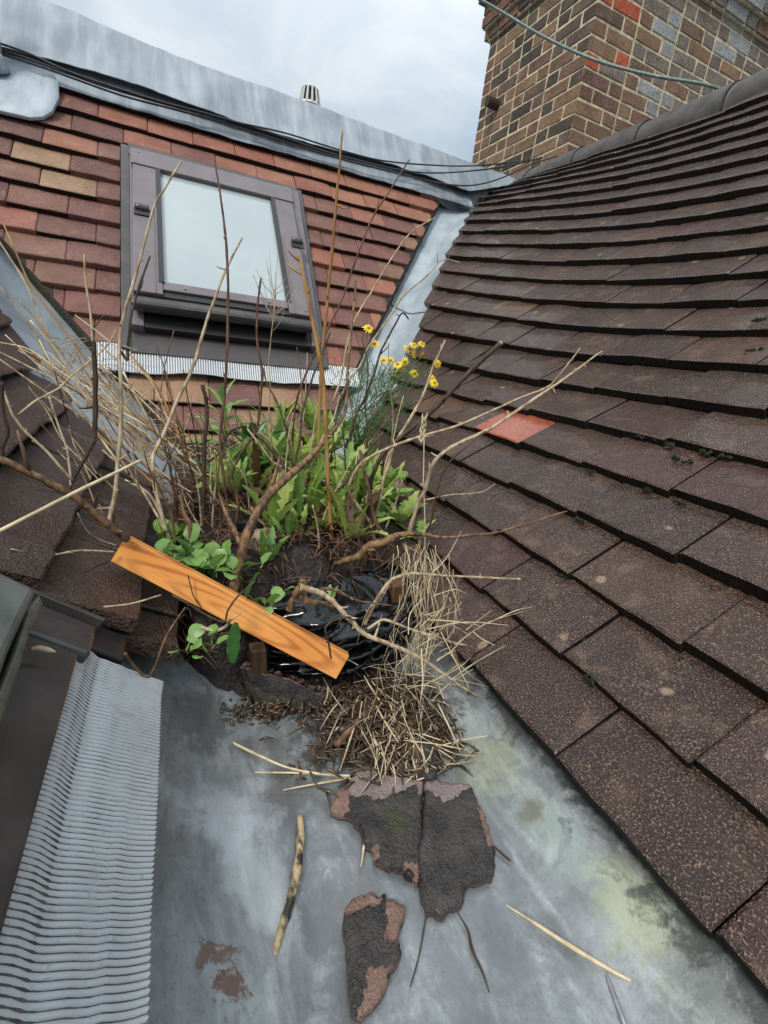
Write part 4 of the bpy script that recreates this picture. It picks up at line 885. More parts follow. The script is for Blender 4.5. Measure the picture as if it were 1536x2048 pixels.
stem([(700, 1235), (691, 1235), (662, 1244), (651, 1259), (657, 1285), (662, 1317)], [.44, .425], [3, 2.5], DARKTWIG, None, parent=t)
stem([(578, 1222), (592, 1190), (602, 1172), (605, 1160)], [.50, .50], [8, 9], BROWN, 'gnarled root knuckle above the brick lump', name='dry_root', cat='dry root', lump=.3)
stem([(605, 1166), (612, 1200), (645, 1207), (668, 1215)], [.49, .48], [8, 7, 5], BROWN, 'bent brown root lying on the brick lump', name='dry_root', cat='dry root', lump=.25)
stem([(510, 1163), (478, 1190), (456, 1220), (450, 1242), (436, 1241), (415, 1231), (363, 1200), (345, 1190)], [.49, .475, .50], [2.6, 3, 3.5], DARKTWIG, 'dark twig looped over the middle of the plank', name='dry_twig', cat='dry twig')
stem([(376, 1150), (386, 1189), (398, 1210), (402, 1216)], [.535, .52], [1.6, 1.4], DARKTWIG, 'hair thin dark twig lying on the plank face', name='dry_twig', cat='dry twig')
stem([(402, 1255), (430, 1262), (452, 1252), (460, 1240)], [.50, .48], [5, 4], PALE, 'short forked root under the middle of the plank', name='dry_root', cat='dry root')
stem([(-20, 1072), (70, 1026), (162, 979), (176, 972), (230, 946), (281, 921)], [.50, .58], [5, 5, 4.5], STRAW, 'straight pale straw stalk slanting over the left tiles', name='straw_stalk', cat='straw', lump=.03)
stem([(21, 1098), (70, 1109), (105, 1110), (151, 1102), (193, 1102), (228, 1104)], [.53, .57], [2, 3, 3], PALE, 'wavy pale twig touching the plank end', name='dry_twig', cat='dry twig')
stem([(155, 1026), (176, 1063), (204, 1081), (234, 1091)], [.57, .58], [1.2, 1.6], PALE, 'hair thin twig above the plank end', name='dry_twig', cat='dry twig')
stem([(162, 1147), (190, 1133), (216, 1124)], [.52, .55], [2.5, 2.5], DARKTWIG, 'short dark twig below the plank end', name='dry_twig', cat='dry twig')
stem([(207, 1214), (264, 1207), (322, 1190)], [.485, .50], [2.2, 2.5], PALE, 'thin twig lying on the wet tile beneath the plank', name='dry_twig', cat='dry twig')
stem([(371, 1214), (334, 1270), (309, 1334), (292, 1355), (267, 1330), (250, 1306)], [.47, .435, .425], [2.5, 3, 4], BROWN, 'bent rusty twig resting on the pleated flashing', name='dry_twig', cat='dry twig')
stem([(378, 1122), (380, 1052), (369, 1028), (360, 990)], [.64, .68], [6, 4], BROWN, 'stubby brown stem among the round green leaves')
stem([(185, 725), (184, 670), (181, 625), (172, 565), (169, 510)], [.95, 1.], [2.5, 3.5], PALE, 'cut pale stem in front of the red tiles left of the window')
stem([(185, 660), (210, 630), (225, 640)], [.96, .96], [1.5, 1.2], DARKTWIG, 'tiny dark side twig near the cut pale stem', name='dry_twig', cat='dry twig')
for pts, Y, r in [([(430, 1100), (425, 1040), (432, 960), (430, 900)], .72, 3.5), ([(445, 1110), (442, 1030), (436, 950)], .7, 4), ([(500, 1030), (492, 960), (470, 930), (455, 910)], .76, 3), ([(690, 1060), (700, 1010), (712, 960), (716, 910)], .7, 2.5), ([(600, 1000), (615, 950), (640, 900), (648, 880)], .8, 2.5), ([(770, 1060), (790, 1010), (805, 960)], .68, 3), ([(560, 1060), (570, 1000), (566, 960)], .75, 2.5), ([(362, 1075), (352, 1000), (345, 950)], .7, 3.5), ([(640, 1130), (636, 1060), (625, 1010)], .64, 3), ([(725, 1100), (735, 1040), (728, 990), (740, 950)], .66, 3), ([(480, 1110), (470, 1060), (476, 1010), (462, 960)], .7, 3.5), ([(350, 1090), (345, 1040), (330, 1000), (300, 940)], .66, 4)]:
    stem(pts, Y, [r, r*.7], random.choice([PALE, REDBR, BROWN]), 'short dry stem standing among the green weeds', 'short dry stems among the weeds')
# many thin wiry stems standing out of the heap
for q in range(46):
    x0 = random.uniform(330, 790); Yq = random.uniform(.68, 1.0); y0 = 1075-(Yq-.68)*420+random.uniform(-25, 25); lean = random.gauss(0, .32)+(x0-560)/900; L = random.uniform(90, 330)
    if 430 < x0 < 700: L *= .8
    pts = [(x0, y0)]
    for k in range(4): lean += random.gauss(0, .12); pts.append((pts[-1][0]+math.sin(lean)*L/4, pts[-1][1]-math.cos(lean)*L/4))
    stem(pts, [Yq, Yq+random.uniform(-.05, .08)], [random.uniform(1.6, 3.2), 1.8, 1.1], random.choice([PALE, REDBR, REDBR, BROWN, PALE, DARKTWIG, STRAW]), 'thin wiry dry stem rising from the weed heap', 'thin wiry stems in the weed heap', lump=.13, ns=5)
for q in range(22):
    x0 = random.uniform(150, 400); Yq = random.uniform(.62, .85); y0 = 1040+random.uniform(-90, 20)-(Yq-.62)*250; lean = random.gauss(-.5, .45); L = random.uniform(80, 260); pts = [(x0, y0)]
    for k in range(4): lean += random.gauss(0, .14); pts.append((pts[-1][0]+math.sin(lean)*L/4, pts[-1][1]-math.cos(lean)*L/4))
    stem(pts, [Yq, Yq+random.uniform(-.03, .08)], [random.uniform(1.6, 3), 1.8, 1.1], random.choice([PALE, REDBR, BROWN, PALE, DARKTWIG, DARKTWIG]), 'thin wiry twig sprawling from the heap over the left tiles', 'thin wiry twigs over the left tiles', 'dry_twig', 'dry twig', lump=.13, ns=5)
# dry stalks leaning left over the valley and left slope
bund = [([(-10, 470), (50, 565), (90, 655), (120, 700), (200, 790), (300, 885)], 4), ([(8, 450), (30, 500), (65, 575), (140, 675), (230, 790), (335, 885)], 3), ([(-10, 560), (55, 645), (85, 700), (130, 790), (160, 840)], 3), ([(-10, 700), (70, 740), (176, 796), (299, 877), (387, 945)], 4), ([(-10, 712), (88, 782), (176, 842), (260, 905)], 4),
        ([(35, 700), (116, 750), (197, 820), (281, 880), (350, 930)], 4), ([(78, 680), (112, 745), (183, 850), (240, 930)], 3.5), ([(246, 743), (281, 810), (313, 863), (360, 905)], 5), ([(260, 708), (316, 778), (351, 856), (384, 922)], 4.5), ([(195, 740), (230, 800), (275, 890), (300, 950)], 4), ([(193, 866), (246, 912), (310, 970), (335, 1000)], 4), ([(225, 815), (299, 856), (352, 900), (395, 930)], 4.5),
        ([(38, 600), (80, 650), (100, 690), (165, 780), (175, 815)], 2.5), ([(0, 685), (60, 700), (130, 750), (200, 790), (300, 860)], 3), ([(60, 640), (110, 700), (150, 760), (205, 850), (260, 950)], 3.5), ([(150, 630), (215, 680), (300, 760), (340, 850)], 2), ([(250, 960), (300, 990), (330, 1050)], 4), ([(205, 900), (270, 960), (320, 1040)], 4), ([(170, 770), (260, 850), (330, 900), (400, 950)], 5), ([(210, 870), (290, 930), (350, 1000), (370, 1040)], 3.5), ([(270, 900), (330, 880), (380, 870)], 2.5), ([(320, 960), (345, 900), (360, 860)], 3)]
for q in range(16):
    a = random.uniform(0, 1); x0, y0 = 20+200*a+random.uniform(-30, 30), 690+60*a+random.uniform(-30, 40); x1, y1 = 300+random.uniform(-40, 100), 900+random.uniform(-30, 70)
    bund.append(([(x0, y0), (x0*.6+x1*.4+random.uniform(-12, 12), y0*.6+y1*.4+random.uniform(-12, 8)), (x1, y1)], random.uniform(1.5, 3)))
for pts, r in bund:
    Yb = random.uniform(.78, .92); Yt = min(1.25, Yb+random.uniform(.0, .12)); pts = pts[::-1]
    stem(pts, [Yb, Yt], [r, r*.65], random.choice([STRAW, PALE, PALE, AMBER, STRAW]), 'dry stalk in the bundle leaning over the left lead valley', 'dry stalks leaning over the left valley', 'dry_stalk', 'dry stalk', lump=.06, ns=6)
# ------------------------------------------------------------------ loose sticks and straws in the gutter
def on_gutter(l, r, mat, name, label, cat, zoff=.004, rz=-.469, lump=.1, ns=7, group=None):
    P = []
    for x, y in l:
        h = hit(x, y, Z, rz+zoff); P.append(h)
    V, Fc = tube(P, [q*np.mean([p@FW for p in P])/F for q in r], ns, 5, lump); return mk(name, V, Fc, mat, smooth=True, label=label, category=cat, group=group)
BARKST = simple('peeling_bark', (.42, .31, .17), (.035, .024, .016), .6, 85, .8, .003, stretch=(1, .5, 1), thr=(.44, .56))
on_gutter([(600, 1633), (602, 1665), (598, 1715), (590, 1765), (578, 1812), (562, 1860), (553, 1895), (547, 1925)], [7, 8.5, 8.5, 9, 9, 8, 6, 2], BARKST, 'stick', 'thick stick with peeling dark bark lying in the gutter', 'stick', .006, lump=.18, ns=9)
on_gutter([(1012, 1810), (1075, 1850), (1150, 1898), (1230, 1945), (1305, 1984)], [1.5, 4, 4.5, 3.5, 2], STRAW, 'straw_stalk', 'single straw stalk crossing the gutter step', 'straw', .009, lump=.1)
on_gutter([(393, 1449), (450, 1478), (520, 1512), (575, 1535), (640, 1548), (700, 1552)], [1.5, 3, 2.5, 2, 2.5, 2.5], STRAW, 'straw_stalk', 'thin straw stalk pointing at the large broken tile', 'straw', .012)
on_gutter([(510, 1545), (600, 1546), (655, 1551), (702, 1557)], [1.5, 2, 2.5, 2], STRAW, 'straw_stalk', 'level straw stalk touching the large broken tile', 'straw', .008)
on_gutter([(567, 1580), (620, 1570), (690, 1558)], [1.2, 2, 2], STRAW, 'straw_stalk', 'lowest straw stalk touching the large broken tile', 'straw', .006)
on_gutter([(722, 1735), (728, 1690), (731, 1650)], [1.5, 2.5, 2], STRAW, 'straw_stalk', 'short straw beside the mossy broken tile', 'straw', .003)
on_gutter([(820, 1975), (838, 1910), (852, 1830), (856, 1805)], [1, 1.6, 1.8, 1], DARKTWIG, 'dry_twig', 'thin dark twig under the large broken tile tip', 'dry twig', .003)
on_gutter([(985, 1690), (1005, 1708), (1021, 1722)], [2, 2.5, 2], DARKTWIG, 'dry_twig', 'short dark twig at the side of the large broken tile', 'dry twig', .004)
on_gutter([(915, 1825), (935, 1860), (945, 1900), (965, 1945), (978, 1985)], [1, 2.5, 3, 2.5, 1], DARKTWIG, 'dry_twig', 'dark wet twig stain below the large broken tile', 'dry twig', .001)
on_gutter([(640, 1530), (655, 1505), (668, 1480), (700, 1440), (728, 1410)], [2, 5, 6, 6, 5], BARKST, 'stick', 'dark sodden stick leading into the straw', 'stick', .006, lump=.2)
on_gutter([(672, 1492), (700, 1460), (728, 1428), (760, 1390)], [6, 6.5, 6, 4], BROWN, 'stick', 'brown cut stick lying against the straw heap', 'stick', .012)
# seed husk on the near flashing
P = [PL(*hitL(x, y, .012), .012) for x, y in ((62, 1298), (78, 1296), (96, 1300), (112, 1304))]
mk('seed_husk', *tube(P, [.0012, .0022, .0022, .0004], 8, 4), STRAW, smooth=True, label='pale seed husk caught on the near window flashing', category='seed husk')
# straw heap between the soil and the right slope: too many blades to count
parts = []
def blade(A, B, r, bend=.0):
    mid = (A+B)/2+np.array([random.uniform(-1, 1), random.uniform(-1, 1), random.uniform(-.5, 1)])*bend; parts.append(tube([A, mid, B], [r, r, r*.4], 4, 3, 0, False))
for _ in range(210):           # hanging thatch down the side of the heap
    x = random.gauss(838, 30); y = random.uniform(1075, 1330); Y = random.uniform(.46, .60); A = atY(x, y, Y); L = random.uniform(.03, .10)
    d = np.array([random.gauss(0, .25), random.gauss(-.15, .3), -1]); d /= np.linalg.norm(d); B = A+d*L
    if B[2] < -.466: B[2] = -.465
    blade(A, B, random.uniform(.0004, .0009), .010)
for _ in range(190):           # tangle on the gutter floor
    A = np.array([random.gauss(.265, .035), random.gauss(.40, .042), -.466+abs(random.gauss(0, .012))]); a = random.gauss(-2.0, .5) if random.random() < .75 else random.uniform(0, 6.28); L = random.uniform(.03, .10)
    B = A+np.array([math.cos(a)*L*.8, math.sin(a)*L, random.gauss(.002, .014)])
    for q in (A, B): q[2] = min(max(q[2], -.466), -.42); q[0] = min(q[0], .33); q[1] = max(q[1], .315)
    blade(A, B, random.choice([.0004, .0006, .0006, .0009, .0014]), .0035)
for _ in range(90):
    x = random.gauss(875, 50); y = random.gauss(1330, 75); A = atY(x, y, random.uniform(.38, .47)); d = np.array([random.gauss(.2, .6), random.gauss(-.2, .3), random.gauss(.3, .6)]); B = A+d/np.linalg.norm(d)*random.uniform(.04, .12)
    if A[2] < -.466: A[2] = -.465
    if B[2] < -.466: B[2] = -.465
    blade(A, B, random.uniform(.0005, .0010), .008)
V, Fc = join(parts); mk('straw_heap', V, Fc, STRAW, smooth=True, label='tangle of dry straw between the soil heap and the dark tiles', category='straw', kind='stuff')
# sodden dark debris under and in front of the straw
parts = []
for _ in range(900):
    x = random.gauss(.245, .05); y = random.gauss(.40, .045); z = -.468+random.uniform(0, .014); a = random.uniform(0, 6.3); L = random.uniform(.008, .03)
    if x > .335 or y < .32: continue
    A = np.array([x, y, z]); B = A+np.array([math.cos(a)*L, math.sin(a)*L, random.uniform(-.004, .006)]); parts.append(tube([A, (A+B)/2+np.array([0, 0, .003]), B], [.0013, .0018, .0006], 4, 2, .2, False))
for _ in range(300):
    x = random.uniform(.02, .25); y = .475+random.gauss(0, .012)-.06*(x-.02); z = -.468+random.uniform(0, .012); a = random.uniform(0, 6.3); L = random.uniform(.004, .016)
    A = np.array([x, y, z]); B = A+np.array([math.cos(a)*L, math.sin(a)*L, random.uniform(-.003, .006)]); parts.append(tube([A, (A+B)/2+np.array([0, 0, .003]), B], [.0018, .0026, .001], 4, 2, .2, False))
for _ in range(260):
    A = np.array([random.gauss(.265, .04), random.gauss(.40, .045), -.467+abs(random.gauss(0, .01))]); a = random.gauss(-1.9, .8); L = random.uniform(.02, .06); B = A+np.array([math.cos(a)*L*.8, math.sin(a)*L, random.gauss(0, .008)])
    for q in (A, B): q[2] = min(max(q[2], -.467), -.43); q[0] = min(q[0], .33); q[1] = max(q[1], .32)
    parts.append(tube([A, (A+B)/2+np.array([random.gauss(0, .006), 0, .004]), B], [.0008, .0014, .0006], 4, 3, .2, False))
V, Fc = join(parts); mk('leaf_litter', V, Fc, simple('sodden_litter', (.030, .020, .013), (.085, .050, .028), .3, 60, .4, .002), smooth=True, label='sodden dark litter at the foot of the soil heap', category='litter', kind='stuff')
# curly red-brown litter on the soil
parts = []
for _ in range(1500):
    x = random.uniform(.0, .33); y = random.uniform(.54, 1.15); z = soil_z(x, y); a = random.uniform(0, 6.3); L = random.uniform(.012, .05); A = np.array([x, y, z+random.uniform(0, .008)])
    B = A+np.array([math.cos(a)*L, math.sin(a)*L, random.uniform(-.004, .02)]); mid = (A+B)/2+np.array([random.gauss(0, .006), random.gauss(0, .006), random.uniform(.002, .014)]); parts.append(tube([A, mid, B], [.0008, .0011, .0004], 4, 3, .1, False))
V, Fc = join(parts); mk('leaf_litter', V, Fc, simple('red_brown_litter', (.055, .022, .014), (.19, .10, .055), .45, 30, .4, .002), smooth=True, label='red brown curled litter covering the soil among the weeds', category='litter', kind='stuff')
parts = []
for _ in range(200):
    x = random.uniform(-.02, .30); y = random.uniform(.85, 1.3); z = soil_z(x, y); a = random.uniform(0, 6.3); L = random.uniform(.03, .09); A = np.array([x, y, z+.004]); B = A+np.array([math.cos(a)*L, math.sin(a)*L*.6, random.uniform(0, .05)]); parts.append(tube([A, (A+B)/2+np.array([0, 0, .01]), B], [.0012, .0012, .0005], 4, 3, .1, False))
for _ in range(140):          # fine dry wisps over the left valley
    x = random.uniform(120, 360); y = 720+.7*(x-120)+random.gauss(0, 40); A = atY(x, y, random.uniform(.85, 1.05)); d = np.array([random.gauss(0, 1), random.gauss(0, .5), random.gauss(.3, .7)]); B = A+d/np.linalg.norm(d)*random.uniform(.02, .06); parts.append(tube([A, (A+B)/2+np.array([0, 0, .005]), B], [.0007, .0007, .0004], 4, 2, 0, False))
V, Fc = join(parts); mk('dry_wisps', V, Fc, PALE, smooth=True, label='fine pale dry wisps tangled behind the weeds', category='dry grass', kind='stuff')
# seed head on the upright straw
c0 = atY(845, 862, .578); parts = []
for k in range(16):
    t = k/15; p = c0+Z*(.018-.036*t); a = k*2.4; parts.append(tube([p, p+np.array([math.cos(a)*.003, math.sin(a)*.003, .003]), p+np.array([math.cos(a)*.0035, math.sin(a)*.0035, .009])], [.0012, .0018, .0004], 5, 2, 0, True))
V, Fc = join(parts); sh = [o for o in sc.objects if o.get('label') == 'upright straw stalk with a seed head'][0]; mk('seed_head', V, Fc, STRAW, sh, smooth=True)
# ------------------------------------------------------------------ green plants
def leaf(root_p, d, L, W, mat, parent, kind='plain', droop=.6, roll=None, fold=.25, nt_=11):
    d = np.asarray(d, float); d /= np.linalg.norm(d); P = [np.asarray(root_p, float)]; cur = d.copy(); g = np.array([0, 0, -1.])
    for i in range(nt_-1):
        cur = cur+g*droop/nt_*(i/nt_*1.6); cur /= np.linalg.norm(cur); P.append(P[-1]+cur*L/(nt_-1))
    side0 = np.cross(d, (0, 0, 1.)); side0 = side0/np.linalg.norm(side0) if np.linalg.norm(side0) > .1 else np.array([1., 0, 0])
    roll = random.uniform(-.5, .5) if roll is None else roll; V = []
    ph = random.uniform(0, 6); wav = random.uniform(.04, .12)*W
    for i, p in enumerate(P):
        t = i/(nt_-1)
        if kind == 'lobed': w = W*(.25+.95*t**.7)*(1-t**6)*(1+.34*(1 if i % 2 else -1)*(t < .93))*(1 if t < .9 else .8)
        elif kind == 'lance': w = W*math.sin(math.pi*min(1, t*.97+.03))**.8
        elif kind == 'round': w = W*(0.10 if t < .45 else math.sqrt(max(0, 1-((t-.72)/.28)**2)))
        else: w = W*math.sin(math.pi*min(1, t*.93+.05))**.6*(1+.08*(1 if i % 2 else -1))
        w = max(w, .0004)
        tg = P[min(i+1, nt_-1)]-P[max(i-1, 0)]; tg /= np.linalg.norm(tg)+1e-9; s = side0*math.cos(roll)+np.cross(tg, side0)*math.sin(roll); s -= tg*(s@tg); s /= np.linalg.norm(s)+1e-9; nn = np.cross(s, tg)
        b = -tg*w*.35 if (kind == 'lobed' and i % 2) else 0
        V += [p-s*w+nn*(w*fold+wav*math.sin(i*1.9+ph))+b, p-s*w*.5+nn*w*fold*.35, p, p+s*w*.5+nn*w*fold*.35, p+s*w+nn*(w*fold+wav*math.sin(i*2.3+ph+2))+b]
    Fc = grid_faces(nt_, 5); o = mk('leaf', V, Fc, mat, parent, smooth=True, origin=np.asarray(root_p, float)); return o
def plant(px, py, Y, label, cat='weed', name='weed_plant', group=None):
    P = atY(px, py, Y); P[2] = max(P[2], soil_z(P[0], P[1])-.004); return empty(name, P, label, cat, group), P
def rosette(px, py, Y, n, L, W, mats, label, up=(.5, 1.4), spread=6.3, a0=0, kind='lobed'):
    r, P = plant(px, py, Y, label)
    for i in range(n):
        a = a0+spread*(i+random.uniform(-.3, .3))/n; e = random.uniform(*up); l = L*random.uniform(.7, 1.15)
        leaf(P+np.array([math.cos(a), math.sin(a), 0])*.006, (math.cos(a)*math.cos(e), math.sin(a)*math.cos(e), math.sin(e)), l, W*random.uniform(.8, 1.2), random.choice(mats), r, kind, random.uniform(.7, 1.5))
    return r
rosette(590, 968, .92, 17, .125, .0125, [LEAFY, LEAFY, LEAFG], 'big yellow green dandelion clump behind the thick amber cane', (.6, 1.45))
rosette(690, 985, .85, 16, .115, .0125, [LEAFY, LEAFG, LEAFY], 'jagged green dandelion clump left of the pale pebble', (.6, 1.45))
rosette(745, 1015, .78, 13, .085, .0115, [LEAFG, LEAFY], 'small dandelion clump beside the mossy brown stone', (.5, 1.4))
rosette(640, 930, 1.0, 13, .13, .014, [LEAFY, LEAFG], 'tall pale dandelion leaves in front of the tan tiles', (.9, 1.5))
rosette(530, 945, .95, 15, .10, .013, [LEAFG, LEAFD, LEAFG], 'dark leafy weed under the crooked stems', (.4, 1.3), kind='plain')
rosette(480, 955, .92, 11, .085, .012, [LEAFD, LEAFG], 'shaded weed right of the broken blackened stem', (.4, 1.3), kind='plain')
rosette(545, 905, 1.08, 14, .10, .010, [LEAFG, LEAFY, LEAFL], 'mid green dandelion clump left of the tall pale leaves', (.5, 1.45))
rosette(610, 1010, .84, 12, .085, .010, [LEAFY, LEAFG], 'low dandelion clump at the foot of the tallest amber stem', (.4, 1.3))
rosette(660, 905, 1.12, 14, .11, .012, [LEAFY, LEAFG], 'pale dandelion clump below the ragwort', (.6, 1.45))
rosette(725, 960, .95, 14, .10, .012, [LEAFY, LEAFG, LEAFG], 'dandelion clump at the foot of the right valley lead', (.5, 1.4))
rosette(775, 985, .86, 10, .075, .010, [LEAFG, LEAFY], 'dandelion clump touching the lowest dark tiles', (.5, 1.4))
rosette(500, 900, 1.05, 12, .08, .010, [LEAFD, LEAFG], 'shaded leafy weed under the tan tiles', (.5, 1.4), kind='plain')
rosette(560, 1010, .80, 9, .06, .008, [LEAFG, LEAFY, DEADLEAF], 'half withered dandelion behind the thick brown branch', (.3, 1.2))
rosette(800, 1040, .70, 8, .06, .009, [LEAFY, LEAFG], 'leafy weed under the brown root branch', (.4, 1.2))
rosette(835, 1075, .60, 5, .04, .008, [LEAFY, LEAFG], 'small jagged weed beside the straw top', (.3, 1.0))
spots = [(470, 985, .84), (515, 980, .86), (640, 1040, .75), (700, 1040, .74), (560, 940, .98), (610, 930, 1.02), (585, 890, 1.14), (700, 930, 1.0), (760, 1045, .72), (630, 985, .88), (670, 960, .93), (525, 930, 1.02), (650, 880, 1.16), (745, 975, .88), (440, 980, .85), (600, 1045, .74), (720, 1000, .82), (620, 860, 1.22), (690, 870, 1.18), (560, 865, 1.22), (650, 1075, .69), (545, 1055, .72), (700, 1085, .66)]
words = ['under the tallest amber stem', 'in the middle of the heap', 'near the root branch', 'near the pale twigs', 'behind the crooked stem', 'below the tan tiles', 'against the tan tiles', 'before the valley foot', 'above the straw', 'round the thick amber cane', 'behind the thick amber cane', 'behind the black stake', 'under the ragwort', 'by the long dark cut branch', 'beside the willowherb', 'in front of the low dandelion', 'beside the short black twig', 'highest against the tan tiles', 'highest below the pleated apron end', 'behind the mid green clump', 'on the litter by the cane foot', 'beside the thick brown branch', 'near the red brown root']
for (x, y, Y), w_ in zip(spots, words):
    rosette(x, y, Y, random.randint(6, 11), random.uniform(.05, .125), random.uniform(.007, .0125), random.choice([[LEAFY, LEAFG, LEAFY], [LEAFG, LEAFY, LEAFL], [LEAFY, LEAFY, DEADLEAF]]), 'ragged green weed rosette '+w_, (.55, 1.5), a0=random.uniform(0, 6))
rosette(575, 1080, .68, 7, .05, .006, [LEAFL, LEAFG], 'thin jagged seedling in front of the tan stone', (1.0, 1.5))
rosette(600, 1085, .69, 6, .06, .007, [LEAFY, LEAFY], 'drooping dull green seedling beside the amber cane', (.9, 1.5))
rosette(535, 1120, .62, 6, .045, .006, [LEAFL, LEAFG], 'bright jagged seedling above the plank', (1.0, 1.5))
rosette(660, 1200, .52, 4, .02, .004, [LEAFL], 'tiny seedling among the red brown litter', (.8, 1.4))
# willowherb
r, P = plant(445, 930, .95, 'upright willowherb with long narrow bright leaves'); top = atY(447, 800, .95); mk('stalk', *tube([P, (P+top)/2+np.array([.004, 0, 0]), top], [.0022, .002, .0012], 6, 4), LEAFG, r, smooth=True)
for i in range(17):
    t = .12+.88*i/16; p = P+(top-P)*t; a = i*2.4; e = .15+.85*t**3; leaf(p, (math.cos(a)*math.cos(e), math.sin(a)*math.cos(e)*.7, math.sin(e)), .075*(1.05-.35*t), .0062, LEAFL if i > 5 else LEAFG, r, 'lance', .8)
for (x, y, dx, dz) in ((420, 880, -.35, 1.0), (428, 868, -.5, .9)): leaf(atY(x, y, .93), (dx, -.2, dz), .06, .009, LEAFL, r, 'lance', .6)
# round-leaved weeds
def roundweed(px, py, Y, n, S, mat, label, hgt=.05):
    r, P = plant(px, py, Y, label)
    for i in range(n):
        a = random.uniform(0, 6.3); e = random.uniform(.7, 1.45); leaf(P+np.array([random.gauss(0, .012), random.gauss(0, .01), 0]), (math.cos(a)*math.cos(e), math.sin(a)*math.cos(e)-.12, math.sin(e)), hgt*(q_ := random.uniform(.55, 1.1)), hgt*q_*.25, mat, r, 'round', random.uniform(1.5, 2.6), fold=.12)
    return r
roundweed(370, 1125, .62, 20, .0072, LEAFL, 'round leaved weed between plank top and stems', .05)
roundweed(410, 1150, .60, 20, .0078, LEAFL, 'light green round leaved weed against the plank top edge', .045)
roundweed(345, 1090, .68, 16, .007, LEAFG, 'round leaved weed at the upper end of the plank', .045)
roundweed(455, 1150, .58, 10, .0065, LEAFL, 'round leaved weed just above the plank middle', .05)
roundweed(532, 1215, .525, 8, .008, LEAFL, 'small bright round leaved weed touching the plank edge', .035)
roundweed(398, 1300, .485, 10, .0075, LEAFL, 'small round leaved weed hanging below the plank', .032)
r, P = plant(545, 1225, .52, 'single round leaf on a thin stalk above the brick lump'); leaf(P, (0, -.2, 1), .035, .009, LEAFL, r, 'round', 1.2, fold=.1)
# two long crinkled leaves
r, P = plant(500, 1205, .53, 'long crinkled dark green leaf behind the plank'); leaf(atY(487, 1208, .53), (.35, -.1, 1), .05, .009, LEAFD, r, 'plain', .2, roll=.2)
r, P = plant(470, 1255, .50, 'long crinkled dark green leaf hanging below the plank'); leaf(atY(474, 1245, .475), (-.12, -.15, -1), .052, .0095, LEAFD, r, 'plain', 0, roll=.1)
# ragwort
r, P = plant(715, 895, 1.1, 'feathery green ragwort with yellow daisy flowers by the right valley', 'flower', 'ragwort')
FL = [(737, 655), (749, 687), (815, 697), (828, 689), (844, 687), (830, 708), (845, 711), (795, 728), (801, 736), (810, 723), (793, 746), (829, 746), (875, 727), (865, 757), (869, 765), (767, 720), (781, 720)]
def flower(c, face, S, parent):
    face = face/np.linalg.norm(face); a = np.cross(face, Z); a /= np.linalg.norm(a); b = np.cross(face, a); f = None
    V = []; Fc = []
    n = 12
    for k in range(n):
        w = 2*math.pi*k/n+random.uniform(-.1, .1); d = math.cos(w)*a+math.sin(w)*b; s = -math.sin(w)*a+math.cos(w)*b; o = len(V); l = S*random.uniform(.85, 1.1)
        V += [c+d*S*.25-s*S*.08, c+d*S*.25+s*S*.08, c+d*l*.7+s*S*.13-face*S*.12, c+d*l-face*S*.28, c+d*l*.7-s*S*.13-face*S*.12]; Fc.append([o, o+1, o+2, o+3, o+4])
    f = mk('flower_head', V, Fc, PETAL, parent); b2 = tube([c-face*S*.35, c-face*S*.02, c+face*S*.14], [S*.18, S*.34, S*.2], 9, 2); mk('flower_heart', *b2, FCORE, f, smooth=True)
for i, (x, y) in enumerate(FL):
    Yd = random.uniform(1.02, 1.10); c = atY(x, y, Yd); S = random.uniform(.011, .015); b = P+np.array([random.gauss(0, .02), random.gauss(0, .015), random.uniform(.02, .07)])
    md = (b+c)/2+np.array([random.gauss(0, .012), random.gauss(0, .008), -.012]); mk('stalk', *tube([P+np.array([random.gauss(0, .012), 0, 0]), b, md, c], [.0016, .0014, .001, .0008], 5, 4), RAG, r, smooth=True)
    flower(c, np.array([random.gauss(-.1, .5), -1., random.gauss(.7, .4)]), S, r)
parts = []
for _ in range(430):
    t = random.random(); x = random.gauss(735, 38)+random.gauss(0, 10); y = random.uniform(745, 890); x += (880-y)*.22
    p = atY(x, y, random.uniform(1.02, 1.13)); L = random.uniform(.018, .045); d = np.array([random.gauss(.15, .6), random.gauss(-.1, .4), random.gauss(.8, .35)]); d /= np.linalg.norm(d); q = p+d*L
    parts.append(tube([p, (p+q)/2+np.array([random.gauss(0, .003), 0, 0]), q], [.0006, .0007, .0003], 4, 2, 0, False))
    for s in (.4, .65, .85):
        e = p+d*L*s; dd = d*.5+np.array([random.gauss(0, .8), random.gauss(0, .5), random.gauss(.1, .3)]); parts.append(tube([e, e+dd*L*.16, e+dd*L*.32], [.0005, .0005, .0002], 4, 1, 0, False))
V, Fc = join(parts); o = mk('foliage', V, Fc, RAG, r, smooth=True); o['kind'] = 'stuff'
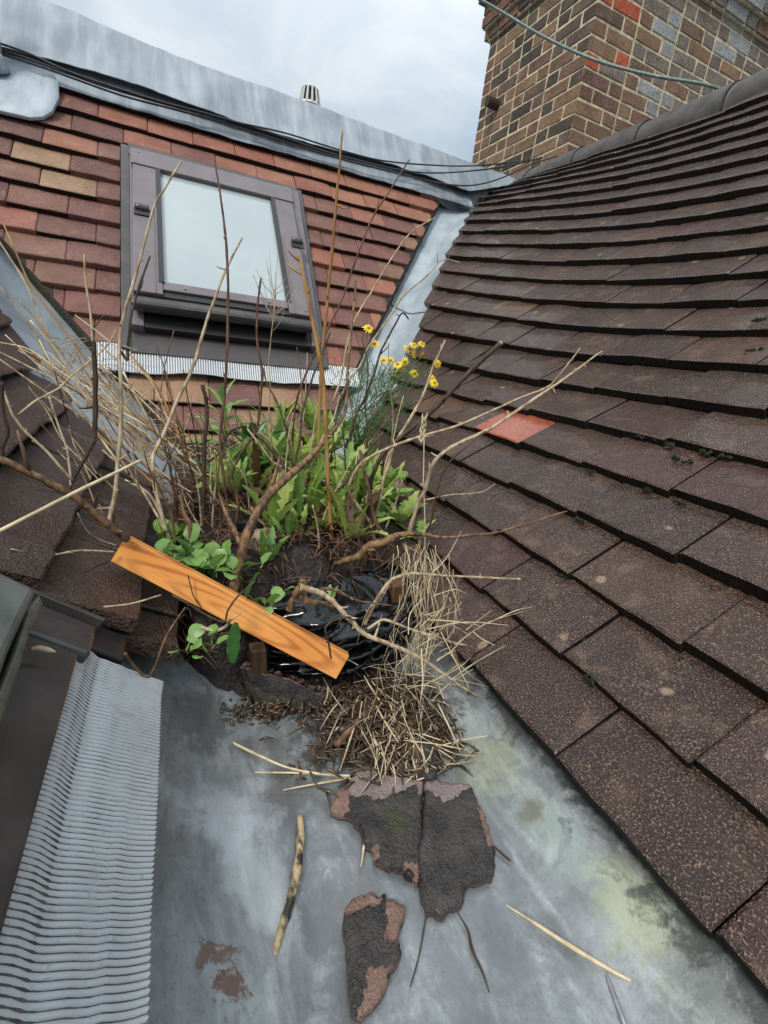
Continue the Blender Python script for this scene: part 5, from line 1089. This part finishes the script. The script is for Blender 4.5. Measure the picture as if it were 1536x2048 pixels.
# fine dried umbel in front of the pane
r, P = plant(548, 640, .92, 'feathery dried flower skeleton in front of the window pane', 'dry flower', 'dry_flower'); P = atY(548, 640, .92); r.location = Vector(P); wl[r] = P
for k in range(16):
    a = random.uniform(-1.1, 1.1); L = random.uniform(.05, .11); A = P+Z*random.uniform(-.02, .05); B = A+np.array([math.sin(a)*L*.6, random.gauss(0, .01), math.cos(a)*L*.8]); mk('twiglet', *tube([A, (A+B)/2+np.array([.004*math.sin(a), 0, -.003]), B], [.0007, .0005, .0003], 4, 3), PALE, r)
# ------------------------------------------------------------------ moss clumps on the right slope
def moss(px, py, S, i):
    d0 = None; v = ray(px, py); lo_, hi_ = .2, 4.
    for t in np.linspace(.2, 4, 400):                     # first meeting with the slope
        p = v*t; y = p[1]; u = p@UR; 
        if p@NR < -.526+HR(u, y)*(1-SB(u))+.004: d0 = p; break
    if d0 is None: return
    b = bmesh.new()
    for k in range(7):
        m_ = Matrix.Translation(Vector(d0+Yv*random.gauss(0, S*1.6)+UR*random.gauss(0, S*.5))) @ Matrix.Scale(S*random.uniform(.5, 1.), 4); g = bmesh.ops.create_icosphere(b, subdivisions=2, radius=1, matrix=m_)
    for q in b.verts: q.co += Vector([random.gauss(0, S*.14) for _ in range(3)])
    me = bpy.data.meshes.new('moss_clump'); b.to_mesh(me); b.free(); me.materials.append(MOSS); me.transform(Matrix.Translation(-Vector(d0))); me.transform(Matrix.Scale(.62, 4)); o = link(bpy.data.objects.new('moss_clump', me)); o.location = Vector(d0)
    tag(o, 'dark green moss tuft in a tile joint of the dark brown slope', 'moss', 'moss tufts on the dark brown slope')
for i, (x, y, S) in enumerate([(1290, 875, .006), (1345, 890, .006), (1370, 922, .007), (1292, 977, .005), (1180, 942, .005), (1158, 1040, .005), (1165, 1280, .005), (1440, 912, .006), (1360, 1005, .005), (1505, 700, .009), (1520, 640, .007), (1125, 1150, .004), (1180, 1362, .004), (1500, 715, .008), (1315, 880, .006), (1410, 905, .006)]): moss(x, y, S, i)
